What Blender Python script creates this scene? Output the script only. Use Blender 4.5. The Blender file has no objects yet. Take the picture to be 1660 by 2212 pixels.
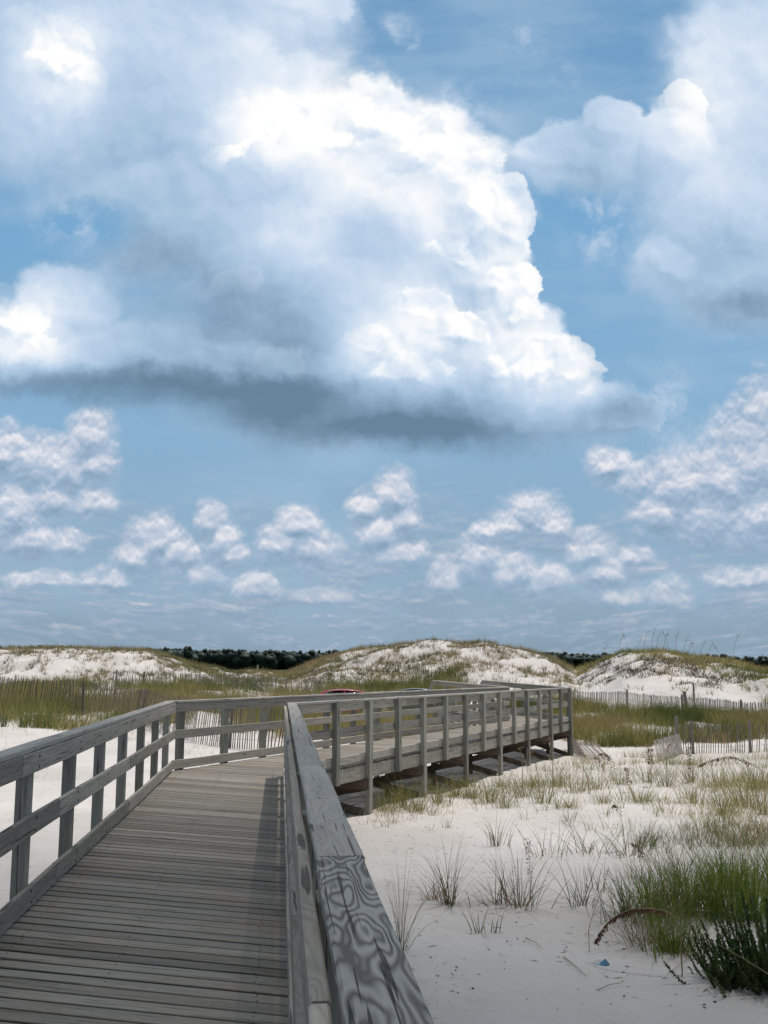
import bpy, bmesh, math, random
import numpy as np
from mathutils import Vector, Matrix, noise as mnoise
S = bpy.context.scene
R = math.radians
# ------------------------------------------------------------------ camera
F = 2150.0; CX, CY = 830.0, 1106.0           # measured on a 1660 x 2212 view of the photograph
EYE = 1.65
PITCH = math.atan(334 / F)
cam_d = bpy.data.cameras.new('camera'); cam = bpy.data.objects.new('camera', cam_d)
S.collection.objects.link(cam); S.camera = cam
cam_d.sensor_fit = 'VERTICAL'; cam_d.sensor_height = 36.0; cam_d.lens = 36.0 * F / 2212
cam_d.clip_start = 0.05; cam_d.clip_end = 20000
cam.location = (0, 0, EYE); cam.rotation_euler = (math.pi / 2 + PITCH, 0, 0)
# ------------------------------------------------------------------ exposure, sampling
S.view_settings.view_transform = 'Standard'; S.view_settings.look = 'None'
S.view_settings.gamma = 1.0; S.view_settings.exposure = 0.0
S.cycles.use_denoising = True
S.cycles.max_bounces = 6; S.cycles.diffuse_bounces = 3; S.cycles.glossy_bounces = 2
S.cycles.transparent_max_bounces = 12; S.cycles.transmission_bounces = 4
SUN_EL, SUN_AZ = 73.0, 46.0                   # azimuth clockwise from +Y (the view) towards +X
sd = Vector((math.sin(R(SUN_AZ)) * math.cos(R(SUN_EL)), math.cos(R(SUN_AZ)) * math.cos(R(SUN_EL)), math.sin(R(SUN_EL))))
sl = bpy.data.lights.new('sun', 'SUN'); sun = bpy.data.objects.new('sun', sl); S.collection.objects.link(sun)
sl.energy = 3.4; sl.angle = R(0.53); sl.color = (1.0, 0.94, 0.86)
sun.rotation_euler = sd.to_track_quat('Z', 'Y').to_euler()

def ray(px, py):
    dx = (px - CX) / F; dy = -(py - CY) / F
    return (dx, math.cos(PITCH) - dy * math.sin(PITCH), math.sin(PITCH) + dy * math.cos(PITCH))
# ------------------------------------------------------------------ world: physical sky with procedural clouds
class NT:
    def __init__(s, tree): s.t = tree
    def n(s, typ, **kw):
        d = s.t.nodes.new(typ)
        for k, v in kw.items(): setattr(d, k, v)
        return d
    def put(s, sock, v):
        if isinstance(v, bpy.types.NodeSocket): s.t.links.new(v, sock)
        elif v is not None: sock.default_value = v
    def m(s, op, a=None, b=None, c=None, clamp=False):
        d = s.n('ShaderNodeMath', operation=op, use_clamp=clamp)
        for i, v in enumerate((a, b, c)):
            if v is not None: s.put(d.inputs[i], v)
        return d.outputs[0]
    def vm(s, op, a, b=None, scale=None):
        d = s.n('ShaderNodeVectorMath', operation=op)
        s.put(d.inputs[0], a)
        if b is not None: s.put(d.inputs[1], b)
        if scale is not None: s.put(d.inputs['Scale'], scale)
        return d.outputs[1] if op in ('LENGTH', 'DOT_PRODUCT') else d.outputs[0]
    def noise(s, vec, scale, detail=4, rough=.5, out=0, dist=0.0, dim='3D', w=None):
        d = s.n('ShaderNodeTexNoise', noise_dimensions=dim)
        if vec is not None: s.put(d.inputs['Vector'], vec)
        d.inputs['Scale'].default_value = scale; d.inputs['Detail'].default_value = detail
        d.inputs['Roughness'].default_value = rough; d.inputs['Distortion'].default_value = dist
        if w is not None: s.put(d.inputs['W'], w)
        return d.outputs[out]
    def vor(s, vec, scale, detail=0, rough=.5, feature='F1', dim='3D', out='Distance', rand=1.0, smooth=None):
        d = s.n('ShaderNodeTexVoronoi', feature=feature, voronoi_dimensions=dim)
        s.put(d.inputs['Vector'], vec); d.inputs['Scale'].default_value = scale
        if 'Detail' in d.inputs: d.inputs['Detail'].default_value = detail; d.inputs['Roughness'].default_value = rough
        if smooth is not None: d.inputs['Smoothness'].default_value = smooth
        d.inputs['Randomness'].default_value = rand
        return d.outputs[out]
    def blob(s, vec, c, r, rot=0, soft=False):
        d = s.n('ShaderNodeMapping', vector_type='TEXTURE')
        s.put(d.inputs['Vector'], vec)
        d.inputs['Location'].default_value = (c[0], c[1], 0); d.inputs['Rotation'].default_value = (0, 0, rot)
        d.inputs['Scale'].default_value = (r[0], r[1], 1)
        g = s.n('ShaderNodeTexGradient', gradient_type='QUADRATIC_SPHERE' if soft else 'SPHERICAL')
        s.t.links.new(d.outputs[0], g.inputs[0]); return g.outputs['Fac']
    def mr(s, v, a, b, c=0.0, d=1.0, smooth=False):
        q = s.n('ShaderNodeMapRange', interpolation_type='SMOOTHSTEP' if smooth else 'LINEAR')
        s.put(q.inputs[0], v)
        for i, x in enumerate((a, b, c, d)): s.put(q.inputs[i + 1], x)
        return q.outputs[0]
    def mix(s, f, a, b, blend='MIX'):
        q = s.n('ShaderNodeMix', data_type='RGBA', blend_type=blend)
        s.put(q.inputs[0], f); s.put(q.inputs[6], a); s.put(q.inputs[7], b); return q.outputs[2]
    def ramp(s, f, stops, interp='LINEAR'):
        q = s.n('ShaderNodeValToRGB'); s.put(q.inputs[0], f); cr = q.color_ramp; cr.interpolation = interp
        while len(cr.elements) < len(stops): cr.elements.new(.5)
        for e, (p, c) in zip(cr.elements, stops): e.position = p; e.color = (*c[:3], 1) if len(c) > 2 else (c[0],) * 3 + (1,)
        return q.outputs[0]
    def sep(s, v):
        q = s.n('ShaderNodeSeparateXYZ'); s.put(q.inputs[0], v); return q.outputs
    def comb(s, x, y, z=0.0):
        q = s.n('ShaderNodeCombineXYZ')
        for i, v in enumerate((x, y, z)): s.put(q.inputs[i], v)
        return q.outputs[0]
def lin(r, g, b):
    return tuple((c / 255 / 12.92) if c / 255 <= .04045 else ((c / 255 + .055) / 1.055) ** 2.4 for c in (r, g, b))

def B(cx, cy, rx, ry=None, rot=0):
    """cloud centre and half size on the 1660 x 2212 view -> direction slopes (u right, v up)"""
    ry = ry or rx
    x, y, z = ray(cx, cy); u, v = x / y, z / y
    x2, y2, z2 = ray(cx + rx, cy); x3, y3, z3 = ray(cx, cy - ry)
    return (u, v), (abs(x2 / y2 - u), abs(z3 / y3 - v)), R(rot)

# grey, shaded bodies of the cumulus
MASS = [B(230,100,540,330), B(610,-10,200,115), B(1010,500,130,150), B(840,420,260,280), B(1080,740,150,130),
        B(680,570,370,370), B(560,790,500,130), B(860,885,540,98), B(90,775,350,100), B(140,650,150,125), B(560,300,210,170), B(330,450,240,170),
        B(1650,170,215,300), B(1590,450,210,220), B(1240,340,170,85), B(1310,260,80,70), B(1640,610,230,130), B(1470,560,110,90), B(1470,320,120,110), B(1340,910,110,52)]
# sunlit towers in front of them
TOWER = [B(120,150,120,120), B(60,60,70,60), B(655,252,62,46), B(590,280,60,36), B(520,320,56,26,25), B(838,250,108,108), B(765,290,60,50), B(905,330,100,130),
         B(1000,390,80,100), B(1030,455,110,105), B(1085,480,88,84), B(985,540,100,70), B(1085,600,92,80), B(1110,660,68,60), B(900,665,84,56), B(985,715,110,66),
         B(800,735,70,56), B(1110,790,150,84), B(1222,788,86,80), B(880,800,150,52), B(1250,850,56,36), B(30,690,110,90), B(90,760,90,48),
         B(510,620,80,44,20), B(600,775,90,34,-10), B(470,345,70,30,25), B(1460,250,60,110,-20), B(-10,640,50,40)]
SMALL = [B(1640,1000,110,110), B(1560,1035,80,80), B(1470,1050,78,72), B(1430,1110,60,50), B(1540,1110,100,60), B(1650,1115,110,56), B(1312,1000,44,36), B(1358,1035,44,34), B(1700,930,100,110),
         B(196,950,48,56), B(205,1000,44,44), B(150,1010,60,60), B(70,1000,70,60), B(8,985,48,62), B(30,1110,80,74), B(110,1080,60,44), B(195,1085,48,30), B(60,1170,80,34), B(150,1165,34,30),
         B(335,1170,58,52), B(380,1200,50,42), B(290,1205,44,36), B(458,1126,28,38), B(478,1172,40,44), B(505,1200,34,26), B(645,1140,44,42), B(610,1180,46,42), B(670,1190,60,44), B(850,1070,36,44), B(790,1095,30,38), B(862,1122,32,38), B(820,1150,50,44), B(850,1195,60,34),
         B(1155,1112,56,46), B(1110,1135,44,36), B(1195,1140,38,28), B(1050,1145,30,22), B(1035,1212,54,44), B(1100,1238,56,42), B(1180,1262,60,36), B(1280,1195,46,44), B(1305,1240,56,40), B(966,1250,40,44), B(1448,1292,42,36),
         B(450,1248,48,38), B(560,1272,50,30), B(240,1250,60,26), B(1600,1245,70,26), B(1375,1205,34,22), B(700,1290,60,20), B(1330,1290,60,24), B(90,1250,70,22)]
HOLE = [B(95,482,165,60), B(10,575,34,60)]
LIT = [(B(120,140,170,160),.36), (B(640,255,200,120),.40), (B(860,280,260,240),.46), (B(1010,450,240,230),.44), (B(1090,640,200,220),.30),
       (B(900,690,220,160),.32), (B(1170,790,260,130),.36), (B(880,790,260,100),.28), (B(50,710,190,130),.34), (B(500,320,200,120),.20), (B(700,430,300,220),.08),
       (B(1500,200,240,260),.22), (B(1600,1000,200,130),.14), (B(560,120,340,200),.14), (B(600,500,160,90),.12)]
DARK = [(B(830,920,780,175),.42), (B(150,860,620,100),.38), (B(560,850,400,150),.22), (B(470,690,320,230),.20), (B(620,500,360,200),.08),
        (B(1340,905,280,140),.18), (B(1640,640,360,260),.16), (B(1250,370,300,140),.10), (B(300,420,330,200),.12), (B(230,520,260,140),.12),
        (B(680,760,200,170),.14), (B(290,720,160,140),.08)]
def lin_node(N, c):
    q = N.n('ShaderNodeRGB'); q.outputs[0].default_value = (*lin(*c), 1); return q.outputs[0]
def build_world():
    w = bpy.data.worlds.new('World'); S.world = w; w.use_nodes = True
    w.cycles.sampling_method = 'MANUAL'; w.cycles.sample_map_resolution = 512
    t = w.node_tree; t.nodes.clear(); N = NT(t)
    out = N.n('ShaderNodeOutputWorld'); bg = N.n('ShaderNodeBackground')
    sky = N.n('ShaderNodeTexSky', sky_type='NISHITA'); sky.sun_disc = False
    sky.sun_elevation = R(SUN_EL); sky.sun_rotation = R(SUN_AZ); sky.air_density = 1.0; sky.dust_density = 1.3; sky.ozone_density = 1.6
    tc = N.n('ShaderNodeTexCoord'); x, y, z = N.sep(tc.outputs['Generated'])
    ya = N.m('MAXIMUM', N.m('ABSOLUTE', y), 0.06)
    u = N.m('DIVIDE', x, ya); v = N.m('DIVIDE', z, ya)
    p = N.comb(u, v, 0)
    nz = N.noise(p, 4.5, 3, .5, out=1, dim='2D')
    nf = N.noise(p, 24, 7, .66, out=1, dim='2D')
    wf = N.vm('MULTIPLY', N.vm('SUBTRACT', nf, (.5, .5, .5)), (.032, .032, 0))
    pw = N.vm('ADD', N.vm('ADD', p, N.vm('MULTIPLY', N.vm('SUBTRACT', nz, (.5, .5, .5)), (.050, .050, 0))), wf)
    ps = N.vm('ADD', p, N.vm('ADD', N.vm('MULTIPLY', wf, (.42, .42, 0)), N.vm('MULTIPLY', N.vm('SUBTRACT', N.noise(p, 11, 3, .5, out=1, dim='2D'), (.5, .5, .5)), (.014, .014, 0))))
    def field(vec, blobs, k=.06):
        cur = None
        for c, r, rot in blobs:
            g = N.blob(vec, c, (r[0] * 2, r[1] * 2), rot)
            cur = g if cur is None else N.m('SMOOTH_MAX', cur, g, k)
        return cur
    def paint(vec, items, k):
        cur = None
        for (c, r, rot), wgt in items:
            g = N.m('MULTIPLY', N.blob(vec, c, (r[0] * 1.15, r[1] * 1.15), rot, True), wgt * k)
            cur = g if cur is None else N.m('ADD', cur, g)
        return cur
    def layer(vec, blobs, L, k, pscale, pe, pk, fbn, fk, soft, crisp, edge=.5):
        """one family of clouds: coverage, and how much each spot turns towards the light"""
        D0 = field(vec, blobs, k); D1 = field(N.vm('ADD', vec, (*L, 0)), blobs, k)
        P0 = N.m('SUBTRACT', 1.0, N.vor(vec, pscale, pe, .5, dim='2D', feature='F1'))
        P1 = N.m('SUBTRACT', 1.0, N.vor(N.vm('ADD', vec, (L[0] * .4, L[1] * .4, 0)), pscale, pe, .5, dim='2D', feature='F1'))
        grad = N.m('SUBTRACT', D0, D1)
        Dt = N.m('ADD', D0, N.m('ADD', N.m('MULTIPLY', N.m('SUBTRACT', P0, .62), pk), N.m('MULTIPLY', N.m('SUBTRACT', fbn, .5), fk)))
        sw = N.mr(grad, -.03, .05, soft, crisp)
        A = N.mr(Dt, N.m('SUBTRACT', edge, sw), N.m('ADD', edge, sw), 0, 1, True)
        layer.last = Dt
        return A, grad, N.m('SUBTRACT', P0, P1), D0
    K = 10.0                                    # Background strength is 0.1
    def S10(cn): return N.vm('SCALE', cn, scale=K)
    fb = N.noise(p, 8, 8, .58, dim='2D')
    fl = N.noise(p, 3.2, 5, .5, dim='2D')
    lit = paint(pw, LIT, 1.9); dk = paint(pw, DARK, 1.45)
    RAMP = [(0.0, (104,132,156)), (.20, (128,156,182)), (.42, (164,192,218)), (.60, (190,211,234)), (.80, (222,233,246)), (1.0, (255,255,255))]
    RAMP = [(q, lin(*cc)) for q, cc in RAMP]
    common = N.m('ADD', N.m('SUBTRACT', lit, dk), N.m('ADD', N.m('MULTIPLY', N.m('SUBTRACT', fb, .5), .30), N.m('MULTIPLY', N.m('SUBTRACT', fl, .5), .25)))
    # grey bodies
    mp = N.vm('ADD', pw, (0.0, 0.0, 0))
    A, g, rl, D0 = layer(mp, MASS, (.013, .026), .08, 8, 3, .12, fb, .16, .17, .045)
    hm = N.mr(field(pw, HOLE, .03), .18, .62, 1, .0, True)
    A = N.m('MULTIPLY', A, hm)
    b = N.m('ADD', N.m('ADD', .55, common), N.m('ADD', N.m('MULTIPLY', rl, .22), N.m('MULTIPLY', N.m('MINIMUM', N.m('MAXIMUM', g, -.06), .09), .8)))
    colA = N.ramp(b, RAMP)
    # sunlit towers
    T, g2, rl2, T0 = layer(pw, TOWER, (.012, .022), .06, 12, 3, .24, fb, .30, .30, .022)
    T = N.m('MULTIPLY', T, N.mr(lit, .10, .42, .12, 1.0, True))
    litt = N.m('MULTIPLY', lit, .30)
    comT = N.m('ADD', N.m('SUBTRACT', litt, N.m('MULTIPLY', dk, .8)), N.m('ADD', N.m('MULTIPLY', N.m('SUBTRACT', fb, .5), .22), N.m('MULTIPLY', N.m('SUBTRACT', fl, .5), .40)))
    b2 = N.m('ADD', N.m('ADD', .76, comT), N.m('ADD', N.m('MULTIPLY', rl2, .60), N.m('MULTIPLY', N.m('MINIMUM', N.m('MAXIMUM', g2, -.09), .08), 1.4)))
    colT = N.ramp(b2, RAMP)
    # ---- small clouds above the horizon
    fs = N.noise(N.vm('MULTIPLY', p, (1, 1.7, 1)), 20, 7, .60, dim='2D')
    As, gs, rs, E0 = layer(ps, SMALL, (.0, .012), .07, 40, 3, .17, fs, .20, .20, .03, .45)
    bs = N.m('ADD', .56, N.m('ADD', N.m('MULTIPLY', N.m('MINIMUM', N.m('MAXIMUM', gs, -.20), .16), 1.5), N.m('MULTIPLY', rs, .55)))
    bs = N.m('ADD', bs, N.m('MULTIPLY', N.m('SUBTRACT', fs, .5), .35))
    As = N.m('MAXIMUM', As, N.mr(layer.last, .14, .50, 0, .80, True))
    colS = N.ramp(bs, [(0.0, lin(130,156,180)), (.36, lin(153,177,201)), (.58, lin(177,193,214)), (.82, lin(208,214,227)), (1.05, lin(236,235,241))])
    As = N.m('MULTIPLY', As, N.mr(v, .03, .14, .45, .92))
    # ---- banks of distant cloud, foreshortened towards the horizon
    vv = N.m('ADD', N.m('MAXIMUM', v, 0.0), .06)
    ph = N.comb(N.m('MULTIPLY', N.m('DIVIDE', u, vv), 1.7), N.m('MULTIPLY', N.m('LOGARITHM', vv, math.e), -3.9), 0)
    ph = N.vm('ADD', ph, N.vm('MULTIPLY', wf, (4, 4, 0)))
    h0 = N.noise(ph, 1.15, 7, .60, dim='2D'); h1 = N.noise(N.vm('ADD', ph, (.0, -.10, 0)), 1.15, 7, .60, dim='2D')
    bank = N.m('MULTIPLY', N.mr(h0, .42, .60, 0, .80, True), N.mr(v, .22, .08, 0, 1, True))
    bb = N.m('ADD', .50, N.m('MULTIPLY', N.m('SUBTRACT', h0, h1), 3.0))
    colH = N.ramp(bb, [(0.0, lin(132,156,180)), (.5, lin(156,177,199)), (.8, lin(184,193,210)), (1.0, lin(212,211,220))])
    veil = N.mr(N.noise(N.vm('MULTIPLY', p, (.7, 2.0, 1)), 5, 6, .55, dim='2D'), .36, .72, .05, .55, True)
    wis = N.noise(pw, 13, 8, .62, dim='2D')
    wb = None
    for q in (B(1115,95,80,110), B(870,60,50,90,25), B(980,250,160,150), B(1310,470,150,140), B(1200,160,60,50), B(1400,900,220,150), B(180,450,190,110), B(1090,370,90,90), B(1480,60,90,110)):
        g_ = N.blob(pw, *q, True); wb = g_ if wb is None else N.m('MAXIMUM', wb, g_)
    wisp = N.m('MULTIPLY', N.mr(wis, .40, .68, 0, 1, True), N.m('MULTIPLY', wb, 2.0, clamp=True))
    skyc = sky.outputs[0]
    air = N.ramp(N.mr(v, 0.0, .85), [(0.0, lin(130,152,172)), (.10, lin(140,170,195)), (.30, lin(134,177,210)), (.55, lin(116,170,211)), (.78, lin(104,156,199)), (1.0, lin(92,143,189))])
    base = N.mix(.88, skyc, S10(air))
    hz = N.mr(v, .0, .09, .50, 0)
    base = N.mix(veil, base, S10(lin_node(N, (164, 193, 217))))
    base = N.mix(bank, base, S10(colH))
    base = N.mix(As, base, S10(colS))
    base = N.mix(hz, base, S10(lin_node(N, (133, 155, 174))))
    base = N.mix(wisp, base, S10(lin_node(N, (192, 210, 232))))
    base = N.mix(A, base, S10(colA))
    base = N.mix(T, base, S10(colT))
    over = N.m('MULTIPLY', N.mr(v, .86, 1.3, 0, 1, True), N.mr(N.noise(N.comb(N.m('DIVIDE', x, N.m('MAXIMUM', z, .2)), N.m('DIVIDE', y, N.m('MAXIMUM', z, .2)), 0), 1.6, 6, .55, dim='2D'), .36, .54, 0, .9, True))
    base = N.mix(over, base, S10(lin_node(N, (220, 217, 214))))
    base = N.vm('SCALE', base, scale=N.mr(y, -.35, .15, .55, 1))   # added dimming of the unseen sky behind the viewer, deepens the near shade
    gnd = N.mr(v, -.02, 0.0, 0, 1)
    base = N.mix(gnd, (1.6, 1.7, 1.9, 1), base)
    N.put(bg.inputs[0], base); bg.inputs[1].default_value = 0.1
    t.links.new(bg.outputs[0], out.inputs[0])
build_world()
# ------------------------------------------------------------------ object helpers
COL = S.collection
def tag(o, label=None, cat=None, group=None, kind=None):
    if label: o['label'] = label
    if cat: o['category'] = cat
    if group: o['group'] = group
    if kind: o['kind'] = kind
    return o
def empty(name, loc=(0, 0, 0), rz=0.0):
    o = bpy.data.objects.new(name, None); COL.objects.link(o); o.location = loc; o.rotation_euler = (0, 0, rz)
    o.empty_display_size = .2
    return o
def mesh_obj(name, verts, faces, mat=None, parent=None, smooth=False, attrs=None):
    """verts (n,3), faces: list, or (m,4)/(m,3) int array"""
    me = bpy.data.meshes.new(name)
    if isinstance(faces, np.ndarray):
        verts = np.asarray(verts, dtype=np.float32); k = faces.shape[1]; m = len(faces)
        me.vertices.add(len(verts)); me.vertices.foreach_set('co', verts.ravel())
        me.loops.add(m * k); me.loops.foreach_set('vertex_index', faces.astype(np.int32).ravel())
        me.polygons.add(m); me.polygons.foreach_set('loop_start', np.arange(0, m * k, k, dtype=np.int32))
        me.update(calc_edges=True)
    else:
        me.from_pydata([tuple(map(float, v)) for v in verts], [], faces)
    if smooth: me.polygons.foreach_set('use_smooth', np.ones(len(me.polygons), dtype=bool))
    for an, (ty, data) in (attrs or {}).items():
        a = me.attributes.new(an, ty, 'POINT')
        a.data.foreach_set('vector' if ty == 'FLOAT_VECTOR' else 'value', np.asarray(data, dtype=np.float32).ravel())
    if mat: me.materials.append(mat)
    o = bpy.data.objects.new(name, me); COL.objects.link(o)
    if parent: o.parent = parent
    return o
def mat_new(name):
    m = bpy.data.materials.new(name); m.use_nodes = True; t = m.node_tree
    b = t.nodes['Principled BSDF']; return m, NT(t), b
rng = np.random.default_rng(11); random.seed(5)
# ------------------------------------------------------------------ materials
def wood_mat(name, light, dark, warm=(.33, .28, .22), warmth=.3, contour=0.0, bump=.5, k=1.0, lx=2.0):
    m, N, b = mat_new(name)
    gp = N.n('ShaderNodeAttribute', attribute_name='gp').outputs['Vector']
    tone = N.n('ShaderNodeAttribute', attribute_name='tone').outputs['Fac']
    fine = N.noise(N.vm('MULTIPLY', gp, (2.2, 60, 60)), 1.0, 5, .6)
    mid = N.noise(N.vm('MULTIPLY', gp, (.9, 14, 14)), 1.0, 4, .55)
    big = N.noise(N.vm('MULTIPLY', gp, (1.3, 3, 3)), 1.0, 3, .5)
    # growth rings cut by the saw: contour lines of a field drawn out along the board
    f = N.noise(N.vm('MULTIPLY', gp, (lx, 10.0, 10.0)), 1.0, 2.0, .40)
    f = N.m('ADD', f, N.m('MULTIPLY', N.m('ADD', fine, mid), .012))
    rings = N.m('SINE', N.m('MULTIPLY', f, 84.0 * k))
    rings = N.m('POWER', N.m('MULTIPLY', N.m('ADD', rings, 1.0), .5), .65)
    rings = N.m('MULTIPLY', rings, N.mr(big, .3, .7, .75, 1.15))
    crack = N.mr(N.noise(N.vm('MULTIPLY', gp, (1.6, 75, 30)), 1.0, 2, .5), .62, .68, 0, 1, True)
    spots = N.mr(N.vor(N.vm('MULTIPLY', gp, (2.2, 9, 9)), 1.0), .04, .09, 1, 0, True)
    v = N.m('ADD', N.m('MULTIPLY', fine, .40), N.m('MULTIPLY', mid, .60))
    v = N.m('ADD', N.m('MULTIPLY', v, 1 - contour), N.m('MULTIPLY', rings, contour))
    v = N.mr(v, .28, .72, 0, 1)
    c = N.mix(v, (*dark, 1), (*light, 1))
    c = N.mix(N.m('MULTIPLY', N.mr(big, .45, .7), warmth), c, (*warm, 1))
    c = N.mix(N.m('MULTIPLY', crack, .75), c, (.035, .033, .03, 1))
    c = N.mix(N.m('MULTIPLY', spots, .45), c, (.06, .055, .05, 1))
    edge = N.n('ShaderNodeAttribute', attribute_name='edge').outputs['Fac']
    if 'deck' in name: c = N.mix(N.mr(N.m('ADD', edge, N.m('MULTIPLY', fine, .25)), .25, .9, 0, .93), c, (.022, .021, .019, 1))    # joint grime, with the shade of the gaps painted in
    sc = N.mr(tone, 0, 1, .70, 1.25)
    c = N.vm('SCALE', c, scale=sc)
    N.put(b.inputs['Base Color'], c); b.inputs['Roughness'].default_value = .85
    b.inputs['Specular IOR Level'].default_value = .25
    bp = N.n('ShaderNodeBump'); bp.inputs['Strength'].default_value = bump; bp.inputs['Distance'].default_value = .004
    h = N.m('SUBTRACT', N.m('ADD', N.m('MULTIPLY', fine, .5), v), N.m('MULTIPLY', crack, 2.0))
    N.put(bp.inputs['Height'], h); N.t.links.new(bp.outputs[0], b.inputs['Normal'])
    return m
M = {}
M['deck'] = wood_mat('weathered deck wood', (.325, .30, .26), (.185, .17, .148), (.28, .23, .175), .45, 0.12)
M['rail'] = wood_mat('grey weathered rail wood', (.46, .425, .365), (.25, .23, .20), (.30, .27, .22), .25, 0.2)
M['cap'] = wood_mat('grey cap board', (.47, .45, .41), (.26, .25, .23), (.3, .285, .25), .15, 0.15)
M['grain'] = wood_mat('grey cap board with bold grain', (.40, .39, .365), (.13, .128, .12), (.3, .29, .26), .1, 0.46, 1.0, 1.0)
M['post'] = wood_mat('grey green post wood', (.36, .35, .31), (.20, .192, .16), (.27, .25, .17), .35, 0.1)
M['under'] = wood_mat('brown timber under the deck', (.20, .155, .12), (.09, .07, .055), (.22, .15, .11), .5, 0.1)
M['slat'] = wood_mat('fence slat wood', (.50, .46, .44), (.30, .27, .25), (.36, .30, .25), .3, 0.0)
M['slat_dark'] = wood_mat('brown fence slat wood', (.27, .235, .21), (.14, .12, .105), (.26, .20, .15), .3, 0.0)

def sand_mat():
    m, N, b = mat_new('white quartz sand')
    P = N.n('ShaderNodeNewGeometry').outputs['Position']
    a = N.noise(P, .35, 5, .55); g = N.noise(P, 9, 5, .6); gr = N.noise(P, 160, 3, .6)
    c = N.mix(N.mr(a, .35, .68), (.50, .475, .455, 1), (.62, .59, .57, 1))
    c = N.mix(N.mr(g, .62, .75, 0, .30), c, (.42, .39, .36, 1))
    # scattered dark litter
    sp = N.vor(N.vm('MULTIPLY', P, (1, 1, .2)), 3.1, 0); keep = N.mr(N.noise(P, .9, 3, .5), .40, .52, 0, 1)
    c = N.mix(N.m('MULTIPLY', N.mr(sp, .035, .075, .65, 0), keep), c, (.12, .10, .08, 1))
    sp2 = N.vor(N.vm('MULTIPLY', P, (1, 1, .2)), 9.5, 0)
    c = N.mix(N.m('MULTIPLY', N.mr(sp2, .06, .11, .6, 0), keep), c, (.2, .17, .14, 1))
    c = N.mix(N.mr(gr, .55, .8, 0, .25), c, (.40, .37, .35, 1))
    yy = N.sep(P)[1]
    c = N.mix(N.mr(yy, 96, 112), c, (.07, .08, .035, 1))      # marsh behind the dunes
    N.put(b.inputs['Base Color'], c); b.inputs['Roughness'].default_value = .95; b.inputs['Specular IOR Level'].default_value = .15
    dent = N.vor(P, 2.1, 0, feature='SMOOTH_F1', smooth=.6); d2 = N.noise(P, 5.5, 6, .62); rp = N.noise(P, 1.1, 3, .5)
    h = N.m('ADD', N.m('ADD', N.m('MULTIPLY', N.mr(dent, 0, .35), .030), N.m('MULTIPLY', d2, .050)), N.m('ADD', N.m('MULTIPLY', gr, .0025), N.m('MULTIPLY', rp, .08)))
    bp = N.n('ShaderNodeBump'); bp.inputs['Strength'].default_value = .85; bp.inputs['Distance'].default_value = 1.0
    N.put(bp.inputs['Height'], h); N.t.links.new(bp.outputs[0], b.inputs['Normal'])
    return m
M['sand'] = sand_mat()
def leaf_mat(name, stops, rough=.6, trans=.25):
    m, N, b = mat_new(name)
    t = N.n('ShaderNodeAttribute', attribute_name='tint').outputs['Fac']
    N.put(b.inputs['Base Color'], N.ramp(t, stops)); b.inputs['Roughness'].default_value = rough
    b.inputs['Specular IOR Level'].default_value = .3
    tr = N.n('ShaderNodeBsdfTranslucent'); N.put(tr.inputs[0], N.ramp(t, [(p, tuple(min(1, c * 1.3) for c in col)) for p, col in stops]))
    mx = N.n('ShaderNodeMixShader'); mx.inputs[0].default_value = trans
    N.t.links.new(b.outputs[0], mx.inputs[1]); N.t.links.new(tr.outputs[0], mx.inputs[2])
    N.t.links.new(mx.outputs[0], N.t.nodes['Material Output'].inputs[0])
    return m
M['blade_olive'] = leaf_mat('olive dune grass', [(0, (.085, .11, .03)), (.3, (.17, .185, .05)), (.55, (.29, .26, .085)), (.8, (.42, .33, .16)), (1, (.24, .15, .09))])
M['blade_dune'] = leaf_mat('dry dune face grass', [(0, (.11, .10, .045)), (.4, (.21, .18, .09)), (.75, (.32, .26, .14)), (1, (.19, .14, .09))])
M['blade_green'] = leaf_mat('green dune grass', [(0, (.06, .11, .015)), (.5, (.17, .235, .03)), (.8, (.30, .32, .07)), (1, (.36, .26, .12))])
M['blade_grey'] = leaf_mat('grey green dune grass', [(0, (.05, .065, .028)), (.5, (.10, .115, .05)), (.8, (.20, .17, .09)), (1, (.24, .14, .085))])
M['shrub'] = leaf_mat('dark green shrub leaves', [(0, (.03, .062, .018)), (.6, (.075, .13, .032)), (1, (.18, .20, .07))], trans=.12)
M['dark_brush'] = leaf_mat('dark brown brush', [(0, (.05, .038, .03)), (.6, (.11, .085, .065)), (1, (.16, .14, .08))], trans=.1)
M['oat'] = leaf_mat('brown sea oat seed head', [(0, (.09, .04, .025)), (.6, (.17, .09, .05)), (1, (.30, .20, .10))], trans=.2)
M['stalk'] = leaf_mat('tan stalk', [(0, (.20, .15, .07)), (1, (.42, .32, .16))], trans=.1)
M['forest'] = leaf_mat('dark pine wood', [(0, (.010, .026, .024)), (.5, (.018, .038, .030)), (1, (.034, .056, .036))], trans=.05)
def plain(name, c, rough=.5, metal=0.0, coat=0.0, bumpy=0.0):
    m, N, b = mat_new(name)
    P = N.n('ShaderNodeTexCoord').outputs['Object']
    v = N.mr(N.noise(P, 7, 4, .6), .3, .7, .85, 1.12)
    rgb = N.n('ShaderNodeRGB'); rgb.outputs[0].default_value = (*c, 1)
    N.put(b.inputs['Base Color'], N.vm('SCALE', rgb.outputs[0], scale=v))
    b.inputs['Roughness'].default_value = rough; b.inputs['Metallic'].default_value = metal; b.inputs['Coat Weight'].default_value = coat
    return m
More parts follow.
